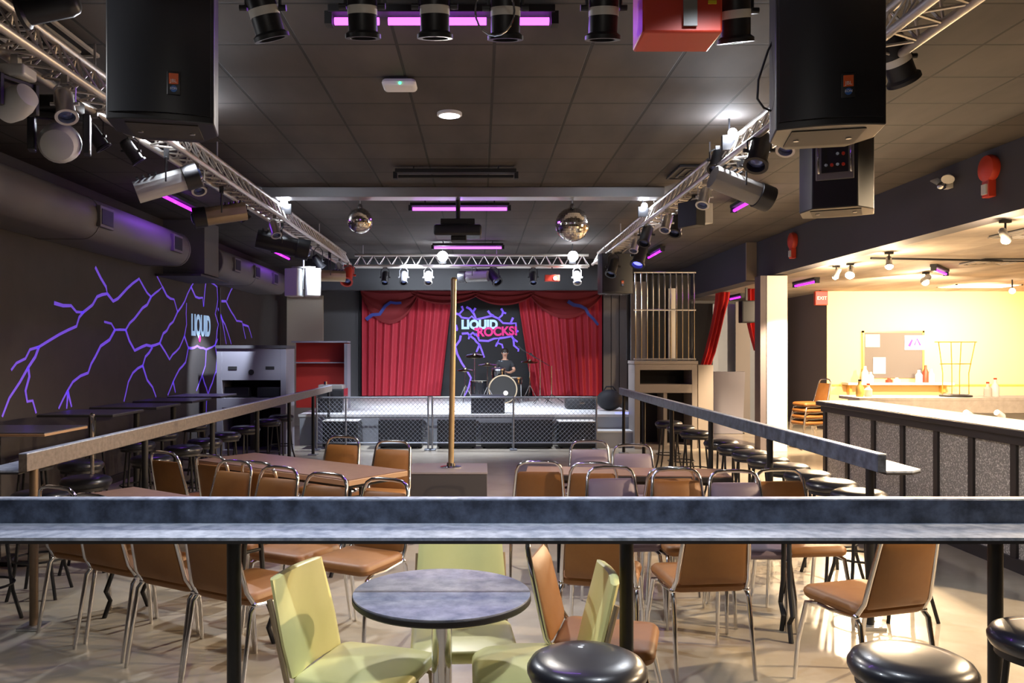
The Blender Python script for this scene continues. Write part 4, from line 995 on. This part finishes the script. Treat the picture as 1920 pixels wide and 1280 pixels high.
dup(s0, (1.93, 2.80, 0), .1, 'black bar stool cut off by the right edge of the photo', FS)
# right row
RS = 'black stools along the right drink rail'
ordn = ['nearest', 'second', 'third', 'fourth', 'fifth', 'sixth', 'seventh', 'eighth', 'ninth', 'tenth', 'eleventh', 'twelfth']
RY = [5.15, 5.62, 6.06, 6.50, 6.94, 7.40, 7.86, 8.34, 8.84, 9.9, 10.6, 11.3]
for i, y in enumerate(RY): dup(s0, (2.58 if i else 2.62, y, 0), .1*i, ('nearest' if i == 0 else ordn[i]+' from the near end')+' black stool of the row along the right drink rail', RS)
LS = 'black stools along the left drink rail'
LY = [4.95, 5.6, 6.25, 7.5, 8.3, 8.95, 9.65, 10.5, 11.6, 12.4]
for i, y in enumerate(LY): dup(s0, (-2.98, y, 0), .13*i, ('nearest' if i == 0 else ordn[i]+' from the near end')+' black stool of the row along the left drink rail', LS)
t = thing('stanchion_post', 'thin chrome post standing behind the left drink rail', 'stanchion', (-3.26, 6.95, 0))
MB().cyl((0, 0, .02), (0, 0, 1.10), .016, n=12).build('pole', 'chrome', t); MB().lathe([(.15, 0), (.15, .01), (.03, .03), (.001, .03)], n=24).build('base', 'chrome', t); MB().sph((0, 0, 1.11), .022, 8).build('finial', 'chrome', t)

# tall tables on the left
def high_table(x, y, w_, d, label, edge='woodedge', top='darktop'):
    t = thing('high_table', label, 'high table', (x, y, 0))
    B(-w_/2, w_/2, -d/2, d/2, 1.025, 1.045).build('tabletop_edge', edge, t, bevel=.003); B(-w_/2+.003, w_/2-.003, -d/2+.003, d/2-.003, 1.045, 1.052).build('tabletop', top, t)
    MB().cyl((0, 0, .03), (0, 0, 1.025), .035, n=16).build('pedestal', 'post', t)
    mb = MB(); mb.box(-.26, .26, -.03, .03, 0, .035); mb.box(-.03, .03, -.26, .26, 0, .035); mb.build('cross_foot', 'post', t, bevel=.005)
high_table(-3.72, 6.35, 1.1, .66, 'nearest high table on the left, with a tan edge', 'woodedge', 'darktop')
for i, (y, lab) in enumerate([(8.15, 'second high table from the front along the lightning wall'), (9.2, 'third high table from the front along the lightning wall'), (10.3, 'fourth high table from the front along the lightning wall'), (11.4, 'farthest high table, its top painted paler as if lit under the LIQUID lettering')]):
    high_table(-3.82, y, .72, .72, lab, 'edge', 'darktop' if i < 3 else 'tabletop')  # farthest top takes the paler laminate in place of light on it
HS = 'stools around the high tables'
for i, (x, y) in enumerate([(-3.45, 7.15), (-3.95, 7.3), (-3.6, 8.68), (-4.1, 8.7), (-3.75, 9.75), (-3.75, 10.85)]):
    dup(s0, (x, y, 0), i*.3, ['black stool behind the nearest high table, rail side', 'black stool behind the nearest high table, wall side', 'black stool between second and third high table, rail side', 'black stool between second and third high table, wall side', 'black stool between third and fourth high table', 'black stool between fourth and farthest high table'][i], HS)

# stacking chair: tapered back inside a chrome loop, seen local facing +Y
def make_chair(label, group, vinyl, loc=(0,0,0), rz=0):
    t = thing('stacking_chair', label, 'chair', loc, rz, group)
    MB().rbox(-.20, .20, -.20, .21, .42, .485, .05, puff=.010).build('seat', vinyl, t)
    # backrest: tapered, slightly reclined cushion
    def bk(z): return -.205-.10*(z-.45)/.42
    rows = []; n = 10; vs = []; fs = []
    Z = [.47, .48, .52, .60, .68, .75, .785, .80]
    for j, z in enumerate(Z):
        w_ = .172-.022*(z-.47)/.33; w_ -= (.012 if j in (0, 7) else 0); th = .026 if 1 < j < 6 else (.016 if j in (1, 6) else .004)
        y = bk(z)
        vs += [(-w_, y+th*.3, z), (-w_*.8, y+th, z), (0, y+th*1.15, z), (w_*.8, y+th, z), (w_, y+th*.3, z), (w_, y-th*.3, z), (w_*.8, y-th*.8, z), (0, y-th*.9, z), (-w_*.8, y-th*.8, z), (-w_, y-th*.3, z)]
    for j in range(len(Z)-1):
        for k in range(n): fs.append((j*n+k, j*n+(k+1)%n, (j+1)*n+(k+1)%n, (j+1)*n+k))
    fs.append(tuple(range(n-1, -1, -1))); fs.append(tuple((len(Z)-1)*n+k for k in range(n)))
    MB().add(vs, fs).build('backrest', vinyl, t)
    # chrome loop round the back
    P = [(-.192, -.17, .43), (-.186, bk(.50), .50), (-.176, bk(.62), .62), (-.163, bk(.76), .76), (-.158, bk(.81), .81), (-.142, bk(.845), .845), (-.11, bk(.866), .866), (-.05, bk(.872), .872)]
    P = P+[(-x, y, z) for x, y, z in reversed(P)]
    MB().tube(P, .0115, 10).build('back_frame', 'chrome', t)
    for s_ in (-1, 1):
        MB().tube([(s_*.192, -.165, .435), (s_*.196, -.20, .40), (s_*.20, -.235, .20), (s_*.203, -.27, 0)], [.0125, .0125, .0115, .010], 10).build('leg', 'chrome', t)
        MB().tube([(s_*.170, .10, .415), (s_*.185, .17, .40), (s_*.20, .215, .20), (s_*.205, .235, 0)], [.0125, .0125, .0115, .010], 10).build('leg', 'chrome', t)
        MB().tube([(s_*.192, -.17, .430), (s_*.185, 0, .412), (s_*.17, .12, .412)], .010, 8).build('seat_rail', 'chrome', t)
        MB().sph((s_*.196, -.175, .43), .016, 8).build('joint', 'chrome', t)
    return t
def face(dx, dy): return math.atan2(-dx, dy)      # rotation so that +Y points along (dx, dy)
g = 'tan stacking chairs at the folding tables'
c0 = make_chair('tan chair backing the left end of the near left table, farthest left in the foreground', g, 'brown', (-2.28, 4.98, 0), face(.45, .9))
AX = Vector((.82, -.57)).normalized()
near_left = [((-1.93, 4.70), 'second tan chair from the left under the foreground rail, back to the viewer'), ((-1.53, 4.43), 'third tan chair from the left under the foreground rail, back to the viewer'), ((-1.16, 4.20), 'fourth tan chair from the left under the foreground rail, left of the black post')]
for (x, y), lab in near_left: dup(c0, (x, y, 0), face(.5, .87), lab)
far_row = [((-1.86, 5.55), 'tan chair facing the viewer, leftmost of the front row above the rail'), ((-1.47, 5.24), 'tan chair facing the viewer, second in the front row above the rail'), ((-1.10, 4.94), 'tan chair facing the viewer, third in the front row above the rail'), ((-.70, 4.72), 'tan chair facing the viewer, rightmost of the left front row above the rail')]
for (x, y), lab in far_row: dup(c0, (x, y, 0), face(-.45, -.88), lab)
mid = [((-2.28, 6.40), 'tan chair with rounded shaded back at the far left end of the brown table'), ((-1.85, 6.40), 'tan chair with shaded back, second from left before the brown table'), ((-1.40, 6.02), 'tan chair with shaded back next to the brown table corner')]
for k, ((x, y), lab) in enumerate(mid): dup(c0, (x, y+.22*(k == 0), 0), face(.5, .85), lab)
for (x, y), lab in [((-1.33, 6.92+.3), 'tan chair beyond the brown table, left of the two facing the viewer'), ((-.84, 6.86), 'tan chair beyond the brown table, right of the two facing the viewer')]:
    dup(c0, (x, y, 0), face(-.3, -.95), lab)
# right group
rg = [((.43, 6.10), (.05, 1), 'tan chair alone at the left of the right-hand tables, upright back'), ((.80, 6.02), (.05, 1), 'tan chair second from the left in the right group'), ((1.24, 5.78), (-.1, 1), 'tan chair in the middle of the right group beyond the mauve one'),
      ((1.30, 5.12), (.05, -1), 'tan chair facing the viewer right of the mauve front chair'), ((1.98, 5.10), (.1, -1), 'tan chair farthest right above the rail near the stools'),
      ((.66, 4.46), (.25, .95), 'tan chair below the rail behind the round table, right of its pale chair'), ((1.15, 4.38), (-.10, 1), 'large tan chair seen from behind in the middle of the right foreground'), ((1.85, 4.00), (-.30, .95), 'large tan chair seen from behind at right, its seat turned left'),
      ((.52, 3.42), (.96, -.26), 'tan chair in profile beside the small round table, facing right')]
for (x, y), d, lab in rg: dup(c0, (x, y, 0), face(*d), lab)
gm = 'mauve stacking chairs at the right-hand tables'
m0 = make_chair('mauve chair with bright chrome loop, farthest left of the mauve ones', gm, 'mauve', (.93, 6.85, 0), face(-.05, -1))
for (x, y), d, lab in [((1.26, 6.55), (0, -1), 'mauve chair right of the bright-looped one at the far side of the table'), ((.90, 5.22), (.1, -1), 'mauve chair in the front row just above the foreground rail'), ((1.64, 5.04), (0, -1), 'mauve chair with an empty chrome loop right of the tan front chair')]:
    dup(m0, (x, y, 0), face(*d), lab)
# folding tables
def folding_table(cx, cy, ax, L, W, label, top='woodtop', edge='woodedge'):
    t = thing('folding_table', label, 'table', (cx, cy, 0), math.atan2(ax[1], ax[0]))
    B(-L/2, L/2, -W/2, W/2, .695, .733).build('tabletop_edge', edge, t, bevel=.003); B(-L/2+.004, L/2-.004, -W/2+.004, W/2-.004, .733, .740).build('tabletop', top, t)
    B(-L/2+.06, L/2-.06, -W/2+.06, W/2-.06, .665, .695).build('apron', 'black', t)
    for s_ in (-1, 1):
        x = s_*(L/2-.25)
        for q in (-1, 1):
            MB().tube([(x, q*.05, .66), (x, q*.08, .30), (x, q*.14, .16), (x, q*(W/2-.10), .10), (x, q*(W/2-.06), .0)], .014, 8).build('leg', 'black', t)
        MB().tube([(x, 0, .60), (x-s_*.35, 0, .67)], .009, 6).build('brace', 'black', t)
        MB().cyl((x, -.06, .55), (x, .06, .55), .010, n=8).build('cross_bar', 'black', t)
folding_table(-1.47, 6.62, (-.80, .60), 1.83, .62, 'brown laminate folding table among the chairs on the left, beyond the rail')
folding_table(-1.74, 4.90-.02, (.82, -.57), 1.7, .42, 'near brown folding table on the left, mostly hidden by the rail', 'woodtop', 'edge')
folding_table(1.10, 6.25, (1, -.10), 1.5, .42, 'pale-topped folding table at the right among tan and mauve chairs', 'woodtop', 'edge')
folding_table(1.32, 4.82, (1, -.12), 1.4, .34, 'near folding table on the right below the rail', 'woodtop', 'edge')
# small round table
t = thing('round_table', 'small round blue-grey pedestal table in the foreground under the rail', 'table', (-.143, 3.10, 0))
MB().lathe([(.001, .712), (.328, .712), (.334, .718), (.334, .734), (.330, .736), (.001, .736)], n=64).build('tabletop_edge', 'edge', t)
MB().lathe([(.001, .736), (.331, .736), (.331, .742), (.001, .742)], n=64).build('tabletop', 'tabletop', t)
MB().cyl((0, 0, .04), (0, 0, .712), .038, n=24).build('column', 'chrome', t)
MB().lathe([(.22, 0), (.22, .012), (.06, .04), (.04, .06), (.001, .06)], n=36).build('base', 'chrome', t)
# pale yellow chairs
def make_yellow(label, loc, rz):
    t = thing('cafe_chair', label, 'chair', loc, rz, 'pale yellow chairs around the small round table')
    vs = []; fs = []; nx, ny = 10, 10
    MB().rbox(-.215, .215, -.20, .22, .425, .475, .05, puff=.012).build('seat', 'yellow', t)
    def bk(z): return -.20-.09*(z-.45)/.37
    n = 12; Z = [.455, .465, .50, .58, .66, .74, .795, .81, .815]; vs = []; fs = []
    for j, z in enumerate(Z):
        w_ = .20-.015*abs(z-.6)/.2; w_ -= .02 if j in (0, len(Z)-1) else 0; th = .018 if 0 < j < len(Z)-1 else .006; y = bk(z)
        xs = [-1, -.85, -.4, 0, .4, .85, 1]
        fr = [(x*w_, y+th*(1 if abs(x) < .9 else .3)-.022*(1-x*x), z) for x in xs]; bkk = [(x*w_, y-th*(.8 if abs(x) < .9 else .3)-.022*(1-x*x), z) for x in reversed(xs)]
        vs += fr+bkk
    n = 14
    for j in range(len(Z)-1):
        for k in range(n): fs.append((j*n+k, j*n+(k+1)%n, (j+1)*n+(k+1)%n, (j+1)*n+k))
    fs.append(tuple(range(n-1, -1, -1))); fs.append(tuple((len(Z)-1)*n+k for k in range(n)))
    MB().add(vs, fs).build('backrest', 'yellow', t)
    for s_ in (-1, 1):
        MB().tube([(s_*.19, bk(.74)-.022, .74), (s_*.195, bk(.55)-.018, .55), (s_*.195, -.21, .42), (s_*.20, -.245, .20), (s_*.20, -.27, 0)], .011, 8).build('leg', 'tan_metal', t)
        MB().tube([(s_*.18, .12, .415), (s_*.19, .19, .39), (s_*.20, .23, 0)], .011, 8).build('leg', 'tan_metal', t)
        MB().tube([(s_*.195, -.21, .42), (s_*.18, .13, .413)], .009, 8).build('seat_rail', 'tan_metal', t)
    return t
y0 = make_yellow('pale yellow chair left of the round table, turned to the right with its back showing', (-.43, 3.10, 0), face(.96, -.30))
dup(y0, (-.07, 3.42, 0), face(.06, -1), 'pale yellow chair behind the round table facing the viewer')
dup(y0, (.19, 3.12, 0), face(-1, -.02), 'pale yellow chair right of the round table, mostly behind the black stool')
# ================================================================== BAR
t = thing('bar_counter', 'long dark framed bar counter with speckled front panels at the right', 'bar counter', (4.0, 5.0, 0))
L = 4.66
B(.04, .10, 0, L, .10, 1.02).build('front_core', 'barframe', t)
B(.06, .50, 0, L, 0, .10).build('kickboard', 'black', t)
sty = [L-.06, 4.02, 3.42, 2.84, 2.26, 1.74, 1.2, .6, .02]
for y in sty: B(-.005, .04, y-.035, y+.035, .0, 1.00).build('stile', 'barframe', t, bevel=.003)
for a, b_ in zip(sty[1:], sty[:-1]): B(.018, .04, a+.035, b_-.035, .10, .95).build('front_panel', 'speckle', t)
B(-.02, .04, 0, L, .95, 1.02).build('top_rail', 'barframe', t, bevel=.003); B(-.01, .04, 0, L, 0, .10).build('bottom_rail', 'barframe', t)
B(-.06, .55, -.02, L+.05, 1.02, 1.065).build('countertop_edge', 'barframe', t, bevel=.004); B(-.05, .54, -.01, L+.04, 1.065, 1.072).build('countertop', 'bartop', t)
B(.10, .50, L-.04, L, .10, 1.02).build('end_panel', 'barframe', t)
t = thing('back_counter', 'grey stone counter crossing behind the bar in front of the cream wall', 'bar counter', (4.75, 10.35, 0))
B(0, 5.2, 0, .6, 1.03, 1.07).build('countertop', 'stone', t, bevel=.004); B(0, 5.2, .0, .05, .88, 1.03).build('front_edge', 'stone', t); B(.1, 5.1, .12, .55, 0, 1.03).build('body', 'offwhite', t)
# wire rack
t = thing('wire_display_rack', 'tall gold wire display rack with round black base on the back counter', 'rack', (6.10, 10.6, 1.07))
MB().lathe([(.19, 0), (.19, .02), (.15, .035), (.001, .035)], n=28).build('base', 'spk', t)
for (a, b_) in ((-.17, -.22), (-.05, -.06), (.05, .07), (.17, .25)): MB().tube([(a, 0, .03), (a*.98, 0, .3), (b_, 0, .70)], .007, 6).build('upright', 'amber', t)
for z, w_ in ((.70, .27), (.42, .20)): MB().cyl((-w_, 0, z), (w_, 0, z), .007, n=6).build('cross_wire', 'amber', t)
for i, (px, m, h, lab) in enumerate([(1852, 'offwhite', .17, 'pale bottle right of the wire rack'), (1866, 'white', .22, 'white bottle second right of the wire rack'), (1612, 'amber', .20, 'gold jar at the left end of the back counter'), (1628, 'offwhite', .15, 'pale jar next to the gold jar')]):
    x = (px-CX)*10.6/F; t = thing('bottle', lab, 'bottle', (x, 10.6, 1.07))
    MB().lathe([(.045, 0), (.048, .02), (.048, h*.6), (.02, h*.8), (.018, h), (.001, h)], n=18).build('body', m, t); MB().cyl((0, 0, h), (0, 0, h+.02), .02, n=12).build('cap', 'spk' if i == 2 else 'redbox', t)
for i, (px, lab) in enumerate([(1822, 'white curved tap left of the blue box behind the bar'), (1880, 'white curved tap right behind the bar')]):
    x = (px-CX)*9.4/F; t = thing('beer_tap', lab, 'tap', (x, 9.4, .0))
    MB().tube([(0, 0, 0), (0, 0, .80), (-.02, -.02, .92), (-.10, -.05, .96)], .035, 10).build('tap_column', 'white', t); MB().lathe([(.10, 0), (.10, .02), (.001, .02)], n=18).build('tap_base', 'chrome', t)
t = thing('plastic_crate', 'blue box behind the bar at the right edge', 'crate', (6.35, 9.0, 0)); B(-.3, .3, -.2, .2, 0, .88).build('crate_body', 'offwhite', t, bevel=.01); B(-.28, .28, -.18, .18, .88, .99).build('crate_lid', 'blue', t, bevel=.01)
# wall board, papers, shelf
t = thing('notice_board', 'grey notice board in a gold frame on the cream wall', 'notice board', (8.68, 17.36, 1.10))
B(-.62, .62, 0, .02, 0, .96).build('board_panel', 'corkgrey', t)
mb = MB(); mb.box(-.65, .65, -.01, .03, .95, .99); mb.box(-.65, -.61, -.01, .03, 0, .99); mb.box(.61, .65, -.01, .03, 0, .99); mb.build('frame', 'amber', t)
for (x, z, w_, h, lab) in [(-.44, .78, .30, .26, 'white paper at the upper left of the notice board'), (.44, .74, .42, .30, 'white poster with a red print at the upper right of the notice board'), (-.30, .26, .26, .34, 'white sheet at the lower left of the notice board')]:
    o = thing('paper_sheet', lab, 'paper', (8.68+x, 17.35, 1.10+z)); B(-w_/2, w_/2, -.004, .002, -h/2, h/2).build('sheet', 'paper', o)
    if 'red' in lab:
        mb = MB(); ribbon(mb, [(-.12, -.08), (-.05, .06), (0, -.05), (.05, .08), (.12, -.06)], .03, .02, lambda u, v_: (u, -.006, v_)); mb.build('red_print', 'pink', o, smooth=False)
t = thing('wall_shelf', 'long pale shelf below the notice board on the cream wall', 'shelf', (8.6, 17.22, .96)); B(-1.0, 1.2, -.16, .16, 0, .05).build('shelf_board', 'offwhite', t, bevel=.004); B(-.9, -.85, 0, .16, -.15, 0).build('bracket', 'amber', t); B(1.05, 1.1, 0, .16, -.15, 0).build('bracket', 'amber', t)
for i, (x, m, h, r) in enumerate([(8.0, 'white', .34, .07), (8.12, 'offwhite', .22, .06), (8.50, 'redbox', .09, .07), (8.66, 'white', .10, .07), (9.12, 'white', .26, .07), (9.26, 'redbox', .36, .06), (9.38, 'white', .28, .06)]):
    t = thing('bottle', ['tall white bottle at the left of the wall shelf', 'short pale bottle beside the tall one on the wall shelf', 'low red pot in the middle of the wall shelf', 'low white pot in the middle of the wall shelf', 'white bottle left of the red-topped one on the wall shelf', 'tall red-topped bottle on the wall shelf', 'white bottle at the right end of the wall shelf'][i], 'bottle', (x, 17.18, 1.01))
    MB().lathe([(r, 0), (r, h*.6), (r*.45, h*.8), (r*.4, h), (.001, h)], n=16).build('body', m, t)
# trim line on the cream wall
struct('trim_9', B(7.40, 11.9, 17.37, 17.40, .93, .965), 'amber')
# stacked tan chairs behind the bar
for i in range(4):
    dup(c0, (5.55, 14.0-.02*i, i*.105), face(-1, -.2), ['tan chair at the bottom of the stack behind the bar', 'second lowest tan chair of the stack behind the bar', 'third tan chair up in the stack behind the bar', 'topmost tan chair of the stack behind the bar'][i], 'stacked chairs behind the bar')
# track lamps
def track_lamp(px, py, D, label, aim, power=40, color=WARM, s=1.0, ang=110):
    p = at(px, py, D); zt = ZB-p.z
    t = thing('track_lamp', label, 'spot lamp', p); R = dirR(Vector(aim)-p)
    MB().cyl((0, 0, .04), (0, 0, zt), .010, n=8).build('stem', 'black', t); B(-.05, .05, -.02, .02, zt-.03, zt).build('track_adapter', 'black', t)
    MB().lathe([(.02*s, .12*s), (.035*s, .10*s), (.035*s, .02*s), (.05*s, -.03*s), (.05*s, -.04*s), (.04*s, -.035*s)], n=20, R=R).build('lamp_head', 'fixg', t)
    MB().sph((R @ Vector((0, 0, -.035*s))), .042*s, 10).build('bulb', 'glow_warm', t)
    q = p+(R @ Vector((0, 0, -.14*s)))
    lamp('SPOT', q, power, color, .05, aim, ang, .6)
    lamp('POINT', p+Vector((0, 0, -.12)), min(power*.10, 60), color, .04)
track_lamp(1885, 445, 8.0, 'nearest track lamp at the upper right, aimed right', (7.5, 10, .5), 500)
track_lamp(1667, 495, 10.55, 'track lamp on a thin stem under the bar header', (4.6, 9.0, .0), 700)
track_lamp(1594, 512, 11.9, 'bright track lamp, right of the pair near the white column', (3.6, 9.0, 0), 900, s=1.3)
track_lamp(1568, 515, 12.2, 'track lamp, left of the pair near the white column', (4.9, 13.6, 1.2), 1500, ang=55)
track_lamp(1736, 525, 13.2, 'bright hanging lamp in front of the cream wall', (8.2, 17.4, 1.5), 1500, s=1.4)
for i, (x, y) in enumerate([(9.4, 14.6)]):
    t = thing('track_lamp', 'lamp high near the cream wall at the right edge', 'spot lamp', (x, y, 2.72)); MB().sph((0, 0, 0), .05, 10).build('bulb', 'glow_warm', t); MB().cyl((0, 0, .05), (0, 0, .2), .012, n=8).build('stem', 'black', t)
    lamp('SPOT', (x, y, 2.6), 900, WARM, .05, (9.3, 17.4, 1.4), 110, .6)
o = MB().cyl((5.2, 11.0, ZB-.03), (11, 11.9, ZB-.03), .014, n=8).build('lamp_track', 'black'); tag(o, 'thin black lamp track crossing the bar ceiling', 'lamp track')
t = thing('ceiling_light_panel', 'bright rectangular light panel in the bar ceiling', 'ceiling light', (9.6, 15.9, ZB-.02)); B(-.6, .6, -.3, .3, .004, .02).build('diffuser', 'panel_glow', t)
mb = MB(); 
for a in (-1, 1): mb.box(-.63, .63, a*.315-.015, a*.315+.015, 0, .02); mb.box(a*.615-.015, a*.615+.015, -.33, .33, 0, .02)
mb.build('frame', 'offwhite', t)
lamp('AREA', (9.6, 15.9, ZB-.06), 90, (1, .9, .75), .6, (9.6, 15.9, 0), sx=1.2)
# bar working lights further right, out of the frame: the lamps that wash the floor by the stools
lamp('SPOT', (5.2, 6.4, 2.8), 900, WARM, .05, (2.6, 5.6, 0), 95, .5)
lamp('SPOT', (5.3, 3.6, 2.8), 900, WARM, .05, (2.2, 4.6, 0), 80, .35)
lamp('POINT', (7.0, 7.5, 2.6), 80, WARM, .06)
# exit sign and alarms
t = thing('exit_sign', 'glowing red sign box on the slate wall corner', 'exit sign', (7.05, 17.1, 2.78)); MB().rbox(-.13, .13, -.05, .05, -.17, .12, .01).build('housing', 'redbox', t); B(-.12, .12, -.056, -.05, -.15, .10).build('face_plate', 'red_lit', t)
text_part('EXIT', .10, 'sign_lettering', 'white', t, (0, -.062, -.03), (PI/2, 0, 0), .002); B(-.01, .01, 0, .06, .12, .14).build('mount', 'black', t)
def horn(px, py, D, s, label):
    z = at(px, py, D).z; t = thing('fire_alarm', label, 'fire alarm', (XR-.002, D, z)); RY = Matrix.Rotation(-PI/2, 3, 'Y')
    MB().lathe([(.10*s, 0), (.11*s, .03*s), (.10*s, .06*s), (.05*s, .08*s), (.001, .085*s)], (0, 0, .03), 28, RY).build('bell', 'redbox', t)
    B(-.06*s, 0, -.045*s, .045*s, -.20*s, -.07*s).build('strobe_base', 'redbox', t, bevel=.004); B(-.075*s, -.06*s, -.03*s, .03*s, -.18*s, -.10*s).build('strobe_lens', 'offwhite', t)
horn(1862, 322, 7.8, 1.2, 'round red alarm bell with strobe on the header, nearer one'); horn(1489, 455, 12.7, 1.2, 'red alarm with strobe on the header, farther one')
t = thing('emergency_light', 'twin-headed emergency lamp beside the nearer red alarm bell', 'emergency light', (XR-.03, 8.5, 3.38))
B(-.02, .03, -.05, .05, -.06, .06).build('mount_plate', 'offwhite', t, bevel=.004)
for s_ in (-1, 1): MB().lathe([(.02, .05), (.06, .0), (.062, -.01), (.001, -.012)], (-.06, s_*.11, .02), 20, Matrix.Rotation(s_*.5, 3, 'X') @ Matrix.Rotation(.4, 3, 'Y')).build('lamp_head', 'offwhite', t)
MB().sph((-.06, 0, -.03), .05, 10, (1, 1, .8)).build('sensor_dome', 'chrome', t)
MB().cyl((-.03, -.11, .03), (-.03, .11, .03), .008, n=8).build('cross_arm', 'steel', t)
bpy.context.view_layer.update()
